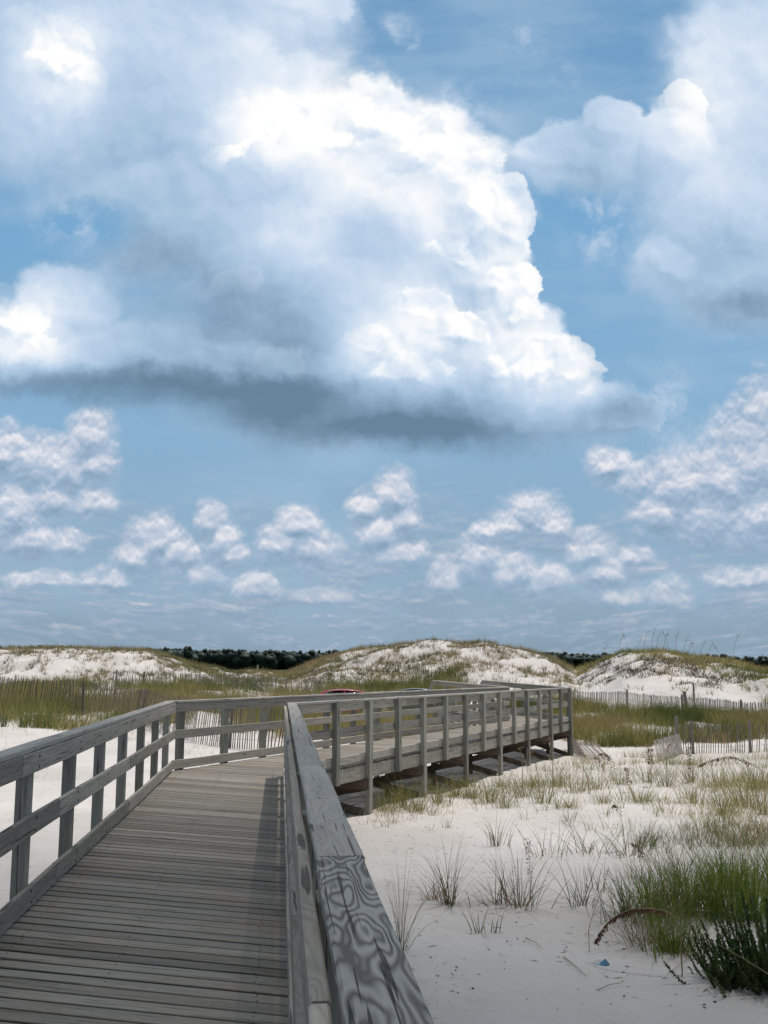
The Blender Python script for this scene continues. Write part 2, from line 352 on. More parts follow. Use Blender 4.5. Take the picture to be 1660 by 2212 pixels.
# ------------------------------------------------------------------ boards
class MB:
    def __init__(s): s.v = []; s.f = []; s.gp = []; s.tn = []; s.eg = []
    def board(s, p0, p1, w, t, side=None, segs=1, ch=.004, wob=0.0, tone=None, twist=0.0, taper=1.0):
        """a sawn board from p0 to p1: w across (along side), t the other way, chamfered edges"""
        p0 = Vector(p0); p1 = Vector(p1); ax = p1 - p0; L = ax.length; ax.normalize()
        side = Vector(side) if side is not None else ax.cross(Vector((0, 0, 1)))
        side = (side - ax * side.dot(ax)).normalized(); up = side.cross(ax).normalized()
        if up.z < -1e-6: up = -up
        a, b_ = w / 2, t / 2; c = min(ch, a * .4, b_ * .4)
        prof = [(-a + c, -b_), (a - c, -b_), (a, -b_ + c), (a, b_ - c), (a - c, b_), (-a + c, b_), (-a, b_ - c), (-a, -b_ + c)]
        off = (random.uniform(-50, 50), random.uniform(-5, 5), random.uniform(-5, 5)); tn = random.random() if tone is None else tone
        base = len(s.v)
        for i in range(segs + 1):
            q = i / segs; c0 = p0 + ax * (L * q)
            if wob: c0 = c0 + side * random.uniform(-wob, wob) + up * random.uniform(-wob, wob)
            k = 1 + (taper - 1) * q
            for (x, y) in prof:
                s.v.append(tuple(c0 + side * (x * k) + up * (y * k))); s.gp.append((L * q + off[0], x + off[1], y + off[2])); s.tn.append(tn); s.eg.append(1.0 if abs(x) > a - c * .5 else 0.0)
        for i in range(segs):
            for j in range(8):
                k0 = base + i * 8 + j; k1 = base + i * 8 + (j + 1) % 8
                s.f.append((k0, k1, k1 + 8, k0 + 8))
        s.f.append(tuple(base + j for j in range(7, -1, -1))); s.f.append(tuple(base + segs * 8 + j for j in range(8)))
        return s
    def build(s, name, mat, parent=None):
        o = mesh_obj(name, s.v, s.f, mat, parent, attrs={'gp': ('FLOAT_VECTOR', s.gp), 'tone': ('FLOAT', s.tn), 'edge': ('FLOAT', s.eg)})
        bm = bmesh.new(); bm.from_mesh(o.data); bmesh.ops.recalc_face_normals(bm, faces=bm.faces); bm.to_mesh(o.data); bm.free()
        return o
# ------------------------------------------------------------------ terrain
_perm = np.random.default_rng(3).random((256, 256))
def vnoise(x, y):
    xi = np.floor(x).astype(int); yi = np.floor(y).astype(int); fx = x - xi; fy = y - yi
    fx = fx * fx * (3 - 2 * fx); fy = fy * fy * (3 - 2 * fy)
    g = lambda i, j: _perm[(xi + i) & 255, (yi + j) & 255]
    return (g(0, 0) * (1 - fx) + g(1, 0) * fx) * (1 - fy) + (g(0, 1) * (1 - fx) + g(1, 1) * fx) * fy
def fbm(x, y, o=4):
    r = 0; a = .5
    for i in range(o): r = r + a * (vnoise(x * 2 ** i + 17.3 * i, y * 2 ** i + 9.1 * i) - .5); a *= .5
    return r * 2
KX = [-900, -300, 0, 160, 280, 350, 430, 500, 560, 620, 700, 780, 860, 950, 1050, 1100, 1160, 1200, 1240, 1290, 1340, 1420, 1500, 1580, 1640, 1700, 2000, 2800]
RY = [1404, 1404, 1403, 1401, 1402, 1412, 1440, 1457, 1461, 1453, 1424, 1406, 1397, 1389, 1391, 1402, 1416, 1428, 1447, 1431, 1412, 1415, 1424, 1431, 1446, 1452, 1455, 1455]   # ridge height on the view
RD = [84, 84, 84, 82, 80, 80, 84, 90, 92, 92, 88, 86, 84, 82, 82, 80, 78, 76, 78, 70, 66, 64, 63, 60, 58, 56, 54, 54]
FY_ = [1480, 1480, 1480, 1480, 1481, 1482, 1483, 1483, 1482, 1481, 1480, 1479, 1479, 1480, 1484, 1488, 1495, 1500, 1506, 1512, 1516, 1524, 1532, 1538, 1545, 1550, 1560, 1560]
FD = [62, 62, 62, 61, 60, 60, 60, 62, 64, 64, 64, 63, 62, 60, 58, 57, 56, 55, 54, 52, 50, 48, 46, 45, 44, 43, 42, 42]
def hz(ypix, d): return EYE - (ypix - 1440) / F * d
def H(x, y):
    x = np.asarray(x, float); y = np.asarray(y, float)
    yy = np.maximum(y, 6.0); px = CX + F * x / yy
    rd = np.interp(px, KX, RD); fd = np.interp(px, KX, FD)
    rz = EYE - (np.interp(px, KX, RY) - 1440) / F * rd; fz = EYE - (np.interp(px, KX, FY_) - 1440) / F * fd
    z0 = np.full_like(yy, -.92)
    z33 = np.interp(px, [-600, 0, 300, 500, 800, 1230, 1700], [-.25, -.30, -.55, -.82, -1.05, -1.22, -1.05])
    s = lambda t: t * t * (3 - 2 * t)
    c01 = lambda t: np.clip(t, 0, 1)
    z = z0 + (z33 - z0) * s(c01((y - 18) / 15))
    z = z + (fz - z33) * c01((y - 33) / (fd - 33)) ** np.interp(px, [480, 640, 1020, 1180], [1.15, 3.2, 3.2, 1.3])
    t = c01((y - fd) / (rd - fd)); prof = 1 - (1 - t) ** 1.7
    z = z + (rz - fz) * prof
    b = c01((y - rd) / 14); z = z + (-1.2 - z) * s(b) * (y > rd)
    far = c01((y - 110) / 100)
    dune = c01((y - fd) / 6) * (1 - c01((y - rd - 2) / 10))
    z = z + dune * (fbm(x * .28, y * .28, 4) * .75 + np.abs(fbm(x * .8 + 5, y * .8, 3)) * .35 - .12) * (1 - .75 * np.exp(-((y - rd) / 3.0) ** 2))
    near = 1 - far
    z = z + near * (fbm(x * .22 + 40, y * .22, 3) * .14 + fbm(x * 1.1, y * 1.1, 3) * .045)
    z = z + near * c01((y - 30) / 8) * (1 - dune) * fbm(x * .5 + 9, y * .5, 3) * .18
    return z - far * .15
def Hs(x, y): return float(H(np.array([x]), np.array([y]))[0])
def hit(px, py, dmin=3.0, dmax=130.0):
    r = ray(px, py); ts = np.linspace(dmin, dmax, 2500); X = r[0] * ts; Y = r[1] * ts; Z = EYE + r[2] * ts
    below = Z < H(X, Y); i = int(np.argmax(below)) if below.any() else len(ts) - 1
    return Vector((X[i], Y[i], Hs(X[i], Y[i])))
def build_terrain():
    ys = np.concatenate([np.linspace(-40, 2, 24)[:-1], 2 * (110 / 2) ** np.linspace(0, 1, 620), 110 * (9000 / 110) ** np.linspace(0, 1, 50)[1:]])
    us = np.concatenate([np.linspace(-2.6, -.55, 40)[:-1], np.linspace(-.55, .55, 460), np.linspace(.55, 2.6, 40)[1:]])
    Y, U = np.meshgrid(ys, us, indexing='ij'); X = U * (np.maximum(Y, 0) + 22 * np.exp(-np.maximum(Y, 0) / 60.0))
    Z = H(X, Y); n, k = Y.shape
    V = np.stack([X, Y, Z], -1).reshape(-1, 3); idx = np.arange(n * k).reshape(n, k)
    Fc = np.stack([idx[:-1, :-1], idx[:-1, 1:], idx[1:, 1:], idx[1:, :-1]], -1).reshape(-1, 4)
    o = mesh_obj('sand_ground', V, Fc, M['sand'], smooth=True); tag(o, kind='structure')
build_terrain()
# high cloud that shades the foreground (outside the frame, above and behind)
def build_cloud():
    alt = 1300.0; edge_y = 13.5
    c = sd * (alt / sd.z)
    bm = bmesh.new(); bmesh.ops.create_icosphere(bm, subdivisions=5, radius=1)
    for v in bm.verts:
        p = v.co.copy(); f = 1 + .05 * mnoise.fractal(p * 3.0, 1, 2, 4)
        v.co = Vector((p.x * 620 * f, p.y * 420 * f, p.z * 60 * f))
    me = bpy.data.meshes.new('cloud'); bm.to_mesh(me); bm.free()
    me.polygons.foreach_set('use_smooth', np.ones(len(me.polygons), dtype=bool))
    o = bpy.data.objects.new('cloud', me); COL.objects.link(o)
    gx = [v.co.x - v.co.z * sd.x / sd.z for v in me.vertices]; gy = [v.co.y - v.co.z * sd.y / sd.z for v in me.vertices]
    lead = max(b for a, b in zip(gx, gy) if abs(a) < 30)
    o.location = (c.x, c.y + edge_y - lead, alt)
    m, N, b = mat_new('cloud'); t = N.t
    b.inputs['Base Color'].default_value = (.9, .9, .9, 1); b.inputs['Roughness'].default_value = 1
    tl = N.n('ShaderNodeBsdfTranslucent'); tl.inputs[0].default_value = (.9, .9, .9, 1)
    tr = N.n('ShaderNodeBsdfTransparent')
    m1 = N.n('ShaderNodeMixShader'); m1.inputs[0].default_value = .6; t.links.new(b.outputs[0], m1.inputs[1]); t.links.new(tl.outputs[0], m1.inputs[2])
    m2 = N.n('ShaderNodeMixShader'); m2.inputs[0].default_value = CLOUD_T; t.links.new(m1.outputs[0], m2.inputs[1]); t.links.new(tr.outputs[0], m2.inputs[2])
    t.links.new(m2.outputs[0], t.nodes['Material Output'].inputs[0]); me.materials.append(m)
    tag(o, kind='structure')
CLOUD_T = .24
build_cloud()
# ------------------------------------------------------------------ boardwalk
V3 = Vector
walk = empty('boardwalk', (-2.3, 8, -.9))
tag(walk, 'long raised grey weathered timber boardwalk with handrails, bending right over the white sand', 'boardwalk')
WL = walk.location.copy()
class PB(MB):
    def build(s, name, mat, parent=None):
        s.v = [tuple(V3(v) - WL) for v in s.v]
        return MB.build(s, name, mat, parent or walk)
d1 = V3((-.1020, .9948, 0)); n1 = V3((.9948, .1020, 0))
d2 = V3((.390, .921, 0)).normalized(); n2 = V3((d2.y, -d2.x, 0))
R0 = V3((-1.51, 15.3, 0)); L0 = V3((-3.36, 16.35, 0))
R1 = R0 + d2 * 19.25; R1.z = -.12; L1 = R1 - n2 * 1.95; L1.z = -.12
R2 = V3((3.85, 39.6, .02)); d3 = (R2 - R1); len3 = d3.length; d3 = d3.normalized(); n3 = V3((d3.y, -d3.x, 0)).normalized()
L2 = R2 - n3 * 2.0
Rb = V3((.06 * 1.0, 0, 0)) - d1 * 3.0                       # deck edges of the first run start behind the viewer
Lb = V3((-1.69, 0, 0)) - d1 * 3.0
R0e = V3((.06, 0, 0)) + d1 * ((R0 - V3((.06, 0, 0))).dot(d1)); L0e = L0
# deck planks
def planks(a0, a1, b0, b1, name, pitch=.152, skew=0.0, flip=False):
    """planks between edge a (a0->a1) and edge b (b0->b1)"""
    m = PB(); n = max(2, int(((a1 - a0).length + (b1 - b0).length) / 2 / pitch))
    for i in range(n):
        qa = (i + .5) / n; p = a0.lerp(a1, qa); q = b0.lerp(b1, qa); z = -.019 + random.uniform(-.0015, .0015)
        ex = (q - p).normalized() * .045
        e = random.uniform(-.008, .008)
        p = p - ex * (1 + e * 20); q = q + ex * (1 - e * 20)
        w = min((a1 - a0).length, (b1 - b0).length) / n
        side = (a1 - a0).normalized()
        m.board((p.x, p.y, p.z + z), (q.x, q.y, q.z + z), max(w, pitch * .6) - random.choice((.017, .020, .024, .030)), .038, side=side, segs=3, ch=.009, wob=.0006, tone=random.random())
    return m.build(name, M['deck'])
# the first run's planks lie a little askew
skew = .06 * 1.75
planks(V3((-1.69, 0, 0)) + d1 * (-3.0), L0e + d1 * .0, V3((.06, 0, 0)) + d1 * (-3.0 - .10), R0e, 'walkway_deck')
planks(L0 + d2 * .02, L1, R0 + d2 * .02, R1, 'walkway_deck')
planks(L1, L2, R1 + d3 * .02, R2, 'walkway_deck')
H_TOP = 1.07
def split(total, lens):
    out = [0]; i = 0
    while out[-1] < total:
        out.append(min(total, out[-1] + lens[i % len(lens)])); i += 1
    return out
def rail(P0, P1, n_out, joints, cap_w=.135, segs_per=.7, capmats=None, cap_in=.028, extend=0.0):
    """three horizontal rails and the cap along a deck edge; n_out points away from the deck"""
    ax = (P1 - P0); L = ax.length; ax = ax / L
    for nm, z0, z1, inset in (('kick_board', .025, .165, .019), ('middle_rail', .50, .64, .019), ('top_board', .925, 1.065, .019)):
        js = split(L, [3.66] if nm != 'top_board' else [4.88])
        m = PB()
        for a, b in zip(js[:-1], js[1:]):
            if b - a < .05: continue
            zc = (z0 + z1) / 2
            pa = P0 + ax * a + n_out * inset; pb = P0 + ax * (b - .004) + n_out * inset
            m.board(pa + V3((0, 0, zc)), pb + V3((0, 0, zc)), z1 - z0, .038, side=(0, 0, 1), segs=max(1, int((b - a) / segs_per)), ch=.005, wob=.0025)
        m.build(nm, M['rail'])
    joints = [j for j in joints if 0 < j < L]; js = [0] + joints + [L]
    for i, (a, b) in enumerate(zip(js[:-1], js[1:])):
        m = PB(); zc = 1.068 + .019 + .0015 * (i % 2)
        off = cap_in + cap_w / 2 + random.uniform(-.003, .003)
        pa = P0 + ax * (a + .002) + n_out * off; pb = P0 + ax * (b - .002 + (extend if i == len(js) - 2 else 0)) + n_out * off
        m.board(pa + V3((0, 0, zc)), pb + V3((0, 0, zc)), cap_w, .038, side=n_out, segs=max(2, int((b - a) / .5)), ch=.006, wob=.0022, tone=random.uniform(.4, .8))
        m.build('handrail_cap', M['grain'] if capmats and capmats.get(i) else M['cap'])
Rs = V3((.06, 0, 0)) - d1 * 3; Ls = V3((-1.69, 0, 0)) - d1 * 3
# right side of the first run: joints measured from its start behind the viewer
rail(Rs, R0e + d1 * .25, n1, [3 + 3.02, 3 + 3.62, 3 + 4.28, 3 + 5.72, 3 + 9.6, 3 + 13.2], cap_w=.138, cap_in=.052, capmats={0: 1})
rail(Ls, L0, -n1, [3 + 4.0, 3 + 8.9, 3 + 12.6], cap_w=.134, cap_in=.005)
rail(R0 + d2 * .05, R1, n2, [3.6, 7.2, 10.8, 14.4, 18], cap_in=-.02)
rail(L0 + d2 * .0, L1, -n2, [3.4, 7.0, 10.8, 14.4], cap_in=-.02)
rail(R1 + d3 * .05, R2, n3, [3.0], cap_in=-.02)
rail(L1 + d3 * .05, L2, -n3, [3.0], cap_in=-.02)
def post(p, n_out, ax, zbot, ztop=1.066, mat='post'):
    m = PB(); c = p + n_out * (.038 + .045 + .002)
    lean = V3((random.uniform(-.006, .006), random.uniform(-.006, .006), 0))
    m.board((c.x + lean.x, c.y + lean.y, zbot), (c.x, c.y, p.z + ztop), .088, .14, side=n_out, segs=3, ch=.004, wob=.001)
    m.build('post', M[mat])
for s in [-1.8, -.3, 1.2, 2.7, 4.2, 5.7, 7.2, 8.7, 10.15, 11.6, 13.1, 14.6, 15.95]:
    for base, n in ((V3((.06, 0, 0)), n1), (V3((-1.69, 0, 0)), -n1)):
        if n is n1 and s > 15.3: continue
        p = base + d1 * s; post(p, n, d1, Hs(p.x, p.y) - .25)
for p0, n, first in ((R0, n2, 1.92 - 1.368 - .25), (L0, -n2, .27)):
    for k in range(0, 15):
        s = first + k * 1.352
        if s > 19.4: break
        p = p0 + d2 * s; p.z = -.12 * s / 19.6
        long_ = (k % 2 == 0) if n is n2 else True
        post(p, n, d2, Hs(p.x, p.y) - .25 if long_ else p.z - .27)
for p0, n, L_ in ((R1, n3, len3), (L1, -n3, (L2 - L1).length)):
    for k in range(5):
        q = .12 + (L_ - .24) * k / 4; p = p0 + d3 * q; p.z = -.12 + .09 * q / L_
        post(p, n, d3, Hs(p.x, p.y) - .25)
# stair rails going down at the far end
for p0, n in ((R2, n3), (L2, -n3)):
    for nm, z in (('stair_rail', .93), ('stair_rail', .55)):
        m = PB(); a = p0 + n * .02 + V3((0, 0, z + .1)); b = p0 + d3 * 1.7 + n * .02 + V3((0, 0, z - .95)); m.board(a, b, .14, .038, side=(0, 0, 1)); m.build(nm, M['rail'])
for i in range(5):
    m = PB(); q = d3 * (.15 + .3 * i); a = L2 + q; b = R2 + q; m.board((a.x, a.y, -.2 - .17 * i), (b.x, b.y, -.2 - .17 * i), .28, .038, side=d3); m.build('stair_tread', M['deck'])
# timber below the deck
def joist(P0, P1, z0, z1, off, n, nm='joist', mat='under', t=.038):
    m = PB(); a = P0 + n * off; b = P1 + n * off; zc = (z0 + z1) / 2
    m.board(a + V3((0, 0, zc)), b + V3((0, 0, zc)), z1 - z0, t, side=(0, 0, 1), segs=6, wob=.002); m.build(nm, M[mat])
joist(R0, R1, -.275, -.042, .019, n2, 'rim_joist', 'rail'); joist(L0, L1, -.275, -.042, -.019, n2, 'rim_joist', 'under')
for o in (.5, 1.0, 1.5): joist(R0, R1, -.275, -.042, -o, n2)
joist(Rs, R0e, -.275, -.042, .019, n1, 'rim_joist', 'rail'); joist(Ls, L0, -.275, -.042, -.019, n1, 'rim_joist', 'rail')
for o in (.6, 1.15): joist(Rs, R0e, -.275, -.042, -o, n1)
joist(R1, R2, -.275, -.042, .019, n3, 'rim_joist', 'rail'); joist(L1, L2, -.275, -.042, -.019, n3, 'rim_joist', 'rail')
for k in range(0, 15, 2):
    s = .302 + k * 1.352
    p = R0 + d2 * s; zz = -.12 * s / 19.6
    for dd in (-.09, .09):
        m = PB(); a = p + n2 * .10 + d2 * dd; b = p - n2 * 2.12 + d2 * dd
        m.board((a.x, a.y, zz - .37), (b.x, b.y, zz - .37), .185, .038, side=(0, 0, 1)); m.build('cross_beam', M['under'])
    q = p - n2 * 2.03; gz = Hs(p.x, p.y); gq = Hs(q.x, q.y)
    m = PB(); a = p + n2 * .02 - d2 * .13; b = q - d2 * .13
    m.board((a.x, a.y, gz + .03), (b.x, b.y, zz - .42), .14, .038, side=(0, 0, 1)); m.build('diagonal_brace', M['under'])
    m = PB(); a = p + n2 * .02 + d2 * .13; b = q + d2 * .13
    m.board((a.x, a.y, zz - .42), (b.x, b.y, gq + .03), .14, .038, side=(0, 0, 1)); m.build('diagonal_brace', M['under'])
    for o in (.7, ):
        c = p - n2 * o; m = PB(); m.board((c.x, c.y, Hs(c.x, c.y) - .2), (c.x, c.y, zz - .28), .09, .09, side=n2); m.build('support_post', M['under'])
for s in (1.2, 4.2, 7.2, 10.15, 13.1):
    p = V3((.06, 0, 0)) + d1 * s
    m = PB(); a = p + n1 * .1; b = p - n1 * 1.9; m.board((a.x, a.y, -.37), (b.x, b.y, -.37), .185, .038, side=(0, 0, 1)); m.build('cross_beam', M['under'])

# fasteners
def disc(name, mat, r, h, seg=10):
    bm = bmesh.new(); bmesh.ops.create_cone(bm, cap_ends=True, segments=seg, radius1=r, radius2=r * .8, depth=h); me = bpy.data.meshes.new(name); bm.to_mesh(me); bm.free(); me.materials.append(mat); return me
M['rust'] = plain('rusted steel', (.075, .055, .045), .7, .4)
bolt_me = disc('bolt', M['rust'], .012, .010)
for s in (4.2, 5.7, 7.2, 8.7, 10.15, 11.6, 13.1):
    for z in (.06, .13, .535, .605, .96, 1.03):
        c = V3((-1.69, 0, 0)) + d1 * (s + random.uniform(-.03, .03)) + n1 * .003; o = bpy.data.objects.new('bolt', bolt_me); COL.objects.link(o); o.parent = walk
        o.location = V3((c.x, c.y, z + random.uniform(-.008, .008))) - WL; o.rotation_euler = n1.to_track_quat('Z', 'Y').to_euler()
nail_me = disc('nail_head', M['rust'], .0052, .003, 8); pts = []
for i in range(90):
    s = 3.0 + i * .1525
    for off in (-1.56, -.9, -.1):
        for dd in (-.035, .035):
            q = V3((0, 0, 0)) + d1 * (s + dd + random.uniform(-.008, .008)) + n1 * (off + random.uniform(-.015, .015)); pts.append((q.x, q.y, .0005))
for i, q in enumerate(pts[:96]):
    o = bpy.data.objects.new('nail_head', nail_me); COL.objects.link(o); o.parent = walk; o.location = V3(q) - WL
bm = bmesh.new()
for q in pts[96:]: bmesh.ops.create_cone(bm, cap_ends=True, segments=6, radius1=.0052, radius2=.004, depth=.003, matrix=Matrix.Translation(V3(q) - WL))
me = bpy.data.meshes.new('nail_heads_far'); bm.to_mesh(me); bm.free(); me.materials.append(M['rust']); o = bpy.data.objects.new('nail_heads', me); COL.objects.link(o); o.parent = walk; o['kind'] = 'stuff'
# ------------------------------------------------------------------ grass generator
def blades(base, h, lean, az, bend, width, seg=3, tint=None, r=None, side_jit=1.0):
    """base (n,3); h length; lean start tilt from vertical; az direction; bend extra droop; returns verts, quads, tint"""
    n = len(base); r = r or rng; t = np.linspace(0, 1, seg + 1)
    ang = lean[:, None] + bend[:, None] * t[None, :] ** 1.3
    st = (h / seg)[:, None]
    dr = np.sin(ang); dz = np.cos(ang)
    R_ = np.concatenate([np.zeros((n, 1)), np.cumsum((dr[:, :-1] + dr[:, 1:]) / 2 * st, 1)], 1)
    Z_ = np.concatenate([np.zeros((n, 1)), np.cumsum((dz[:, :-1] + dz[:, 1:]) / 2 * st, 1)], 1)
    X = base[:, 0:1] + R_ * np.sin(az)[:, None]; Y = base[:, 1:2] + R_ * np.cos(az)[:, None]; Z = base[:, 2:3] + Z_
    w = width[:, None] * (1 - .92 * t[None, :] ** 1.6) * .5
    wa = r.uniform(0, np.pi, n)[:, None]
    A = np.stack([X + w * np.cos(wa), Y + w * np.sin(wa), Z], -1); Bv = np.stack([X - w * np.cos(wa), Y - w * np.sin(wa), Z], -1)
    V = np.stack([A, Bv], 2).reshape(n, -1, 3); k = 2 * (seg + 1)
    q = np.array([[2 * i, 2 * i + 1, 2 * i + 3, 2 * i + 2] for i in range(seg)])
    Fq = (np.arange(n)[:, None, None] * k + q[None]).reshape(-1, 4)
    tn = np.repeat(tint if tint is not None else r.random(n), k)
    return V.reshape(-1, 3), Fq, tn
class GB:
    def __init__(s): s.V = []; s.F = []; s.T = []; s.n = 0
    def add(s, V, Fq, T): s.V.append(V); s.F.append(Fq + s.n); s.T.append(T); s.n += len(V)
    def build(s, name, mat, parent=None, org=None):
        V = np.concatenate(s.V); V = V - np.array(org) if org is not None else V
        return mesh_obj(name, V, np.concatenate(s.F), mat, parent, attrs={'tint': ('FLOAT', np.concatenate(s.T))})
def tufts(gb, xy, nb, h, spread, lean=.35, bend=.8, width=.006, tint=(0, 1), seg=3, wind=(0, 0)):
    """a tuft of nb blades at every (x, y)"""
    n = len(xy)
    if n == 0: return
    nb_i = np.maximum(2, (nb * rng.uniform(.5, 1.4, n)).astype(int)); idx = np.repeat(np.arange(n), nb_i); m = len(idx)
    sc = rng.uniform(.6, 1.3, n)[idx]
    az = rng.uniform(0, 2 * np.pi, m); rr = np.abs(rng.normal(0, 1, m)) * spread * sc
    x = xy[idx, 0] + np.sin(az) * rr; y = xy[idx, 1] + np.cos(az) * rr
    z = H(x, y) - .02
    az2 = az + rng.normal(0, .5, m)
    ln = np.abs(rng.normal(0, lean, m)); bd = np.abs(rng.normal(bend, bend * .4, m))
    ln = np.minimum(ln, 1.2)
    pt = vnoise(xy[:, 0] * .33 + 7, xy[:, 1] * .33) * .6 + vnoise(xy[:, 0] * 1.1, xy[:, 1] * 1.1 + 3) * .4
    tb = (tint[0] + (tint[1] - tint[0]) * np.clip((pt - .5) * 1.9 + .5 + rng.normal(0, .16, n), 0, 1))[idx] + rng.normal(0, .13, m)
    V, Fq, T = blades(np.stack([x, y, z], 1), h * sc * rng.uniform(.55, 1.1, m), ln, az2, bd, width * rng.uniform(.7, 1.2, m), seg, np.clip(tb, 0, 1))
    gb.add(V, Fq, T)
def scatter(n, px0, px1, d0, d1, dens=None):
    """random ground points in the wedge seen between two bearings and two depths"""
    d = np.sqrt(rng.uniform(d0 ** 2, d1 ** 2, n)); px = rng.uniform(px0, px1, n); x = (px - CX) / F * d
    if dens is not None:
        k = rng.random(n) < dens(x, d, px); x, d = x[k], d[k]
    return np.stack([x, d], 1)
def foot(px): return np.interp(px, KX, FD)
def ridge(px): return np.interp(px, KX, RD)
def clear_walk(x, y):
    """False on the sand under the boardwalk"""
    ok = np.ones(len(x), bool)
    for p0, n, L, w, ax in ((R0, n2, 19.6, 1.95, d2), (V3((.06, 0, 0)), n1, 16, 1.8, d1), (R1, n3, 7, 2.0, d3)):
        s = (x - p0.x) * ax.x + (y - p0.y) * ax.y; o = (x - p0.x) * n.x + (y - p0.y) * n.y
        ok &= ~((s > -1) & (s < L + .3) & (o < .25) & (o > -w - .3))
    return ok
# ------------------------------------------------------------------ dune vegetation (uncountable)
def dune_face(name, px0, px1, n, mat, dens, hh=.42, nb=14, extra=None, label=None):
    gb = GB(); f = lambda x, d, px: dens(x, d, px) * ((d > foot(px) - 1) & (d < ridge(px) + 2))
    P = scatter(n, px0, px1, 44, 95, f)
    tufts(gb, P, nb, hh, .14, .5, .8, .028, (0, 1), seg=2)
    o = gb.build(name, M[mat]); tag(o, label, 'grass', kind='stuff'); return o
def nz(x, y, s, o=0): return vnoise(x * s + o, y * s + o * 1.7)
def d_left(x, d, px):
    c = nz(x, d, .55, 3) * .6 + nz(x, d, 1.6, 8) * .4
    t = (d - foot(px)) / (ridge(px) - foot(px))
    return np.clip((c - .42) * 4, 0, 1) * .55 + .05 + np.clip((t - .8) * 1.2, 0, .3) + .5 * ((px > 350) & (t > .45))
def d_mid(x, d, px):
    c = nz(x, d, .5, 30) * .55 + nz(x, d, 1.9, 18) * .45; t = (d - foot(px)) / (ridge(px) - foot(px))
    bare = np.clip((px - 1040) / 60, 0, 1) * (px < 1190) * (nz(x, d, .25, 4) > .38)
    return (np.clip((c - .40) * 4, 0, 1) * .6 + .10 + .3 * ((px < 740) & (t > .6))) * (1 - .85 * bare)
def d_right(x, d, px):
    t = (d - foot(px)) / (ridge(px) - foot(px)); c = nz(x, d, .6, 50)
    lim = np.interp(px, [1240, 1340, 1450, 1600, 1800], [.45, .82, .60, .38, .28])
    return np.clip((t - lim) * 6, 0, 1) * .9 + .5 * ((t > lim - .35) & (c > .55)) + .02
if True:
    dune_face('dune_grass', -120, 600, 11000, 'blade_dune', d_left, .45, 14, label='dry tufted grass dotted over the left white dune')
    dune_face('dune_grass', 600, 1230, 13000, 'blade_dune', d_mid, .5, 14, label='dry tufted grass dotted over the tall middle dune')
    dune_face('dune_grass', 1230, 1800, 10000, 'blade_olive', d_right, .45, 12, label='olive grass along the top of the right hand dune')
    # dark scrub clinging to the right dune
    gb = GB(); P = scatter(3600, 1240, 1760, 44, 76, lambda x, d, px: ((nz(x, d, .5, 50) > .50) & ((d - foot(px)) / (ridge(px) - foot(px)) > .22) & ((d - foot(px)) / (ridge(px) - foot(px)) < .85)) * .9)
    tufts(gb, P, 20, .36, .20, .9, .9, .03, (0, 1), seg=2); tag(gb.build('dune_scrub', M['dark_brush']), 'dark scrub patches on the slope of the right hand dune', 'scrub', kind='stuff')
    # crests
    gb = GB(); P = scatter(5200, -120, 1800, 54, 97, lambda x, d, px: (np.abs(d - ridge(px) + 1.2) < 2.4) * (.25 + .75 * (nz(x, d, .25, 77) > .42)))
    tufts(gb, P, 14, .55, .16, .35, .7, .022, (.1, .9), seg=2); tag(gb.build('dune_crest_grass', M['blade_olive']), 'green and tan grass fringe along the dune crests', 'grass', kind='stuff')
    # green hollow between left and middle dune, and green flank
    gb = GB(); P = scatter(4200, 350, 780, 60, 98, lambda x, d, px: (d > foot(px) + 8) * np.interp(px, [350, 430, 640, 780], [.3, 1, 1, .25]))
    tufts(gb, P, 14, .35, .15, .35, .6, .025, (.1, .8), seg=2); tag(gb.build('hollow_grass', M['blade_olive']), 'olive grass filling the low saddle between the left and middle dunes', 'grass', kind='stuff')
    # meadow strip left, in front of the dune
    def d_ml(x, d, px):
        far_edge = np.interp(px, [-100, 300, 640], [58, 60, 63]); near = np.interp(px, [-100, 0, 200, 330, 430, 500, 530, 700], [31.5, 31.5, 31, 34, 39, 39, 35.5, 36])
        c = nz(x, d, .45, 61) * .6 + nz(x, d, 1.5, 31) * .4
        return (d > near + c * 3) * (d < far_edge) * np.clip((c - .33) * 4.5, .05, 1)
    gb = GB(); P = scatter(15000, -160, 1000, 32, 64, d_ml); P = P[clear_walk(P[:, 0], P[:, 1])]
    tufts(gb, P, 13, .80, .18, .28, .55, .018, (0, .85), seg=2); tag(gb.build('meadow_grass', M['blade_olive']), 'thick olive dune grass around the leaning sand fence on the left', 'grass', kind='stuff')
    gb = GB(); P = scatter(1500, -160, 900, 33, 60, lambda x, d, px: d_ml(x, d, px) * (nz(x, d, .35, 5) > .5)); P = P[clear_walk(P[:, 0], P[:, 1])]
    tufts(gb, P, 26, .5, .28, .6, .7, .013, (0, 1)); tag(gb.build('meadow_scrub', M['dark_brush']), 'low dark scrub mixed into the grass on the left', 'scrub', kind='stuff')
    # meadow right
    def d_mr(x, d, px):
        near = np.interp(px, [1200, 1260, 1330, 1420, 1500, 1700, 1900], [37, 35, 34.5, 35, 35.5, 36, 36]); c = nz(x, d, .4, 91) * .6 + nz(x, d, 1.5, 37) * .4
        return (d > near + c * 2) * (d < foot(px) - np.interp(px, [1230, 1640], [4, 1])) * np.clip((c - .30) * 4.5, .08, 1)
    gb = GB(); P = scatter(16000, 1080, 1850, 32, 56, d_mr); P = P[clear_walk(P[:, 0], P[:, 1])]
    tufts(gb, P, 13, .70, .18, .30, .55, .018, (0, .85), seg=2); tag(gb.build('meadow_grass', M['blade_olive']), 'thick olive dune grass between the two fences on the right', 'grass', kind='stuff')
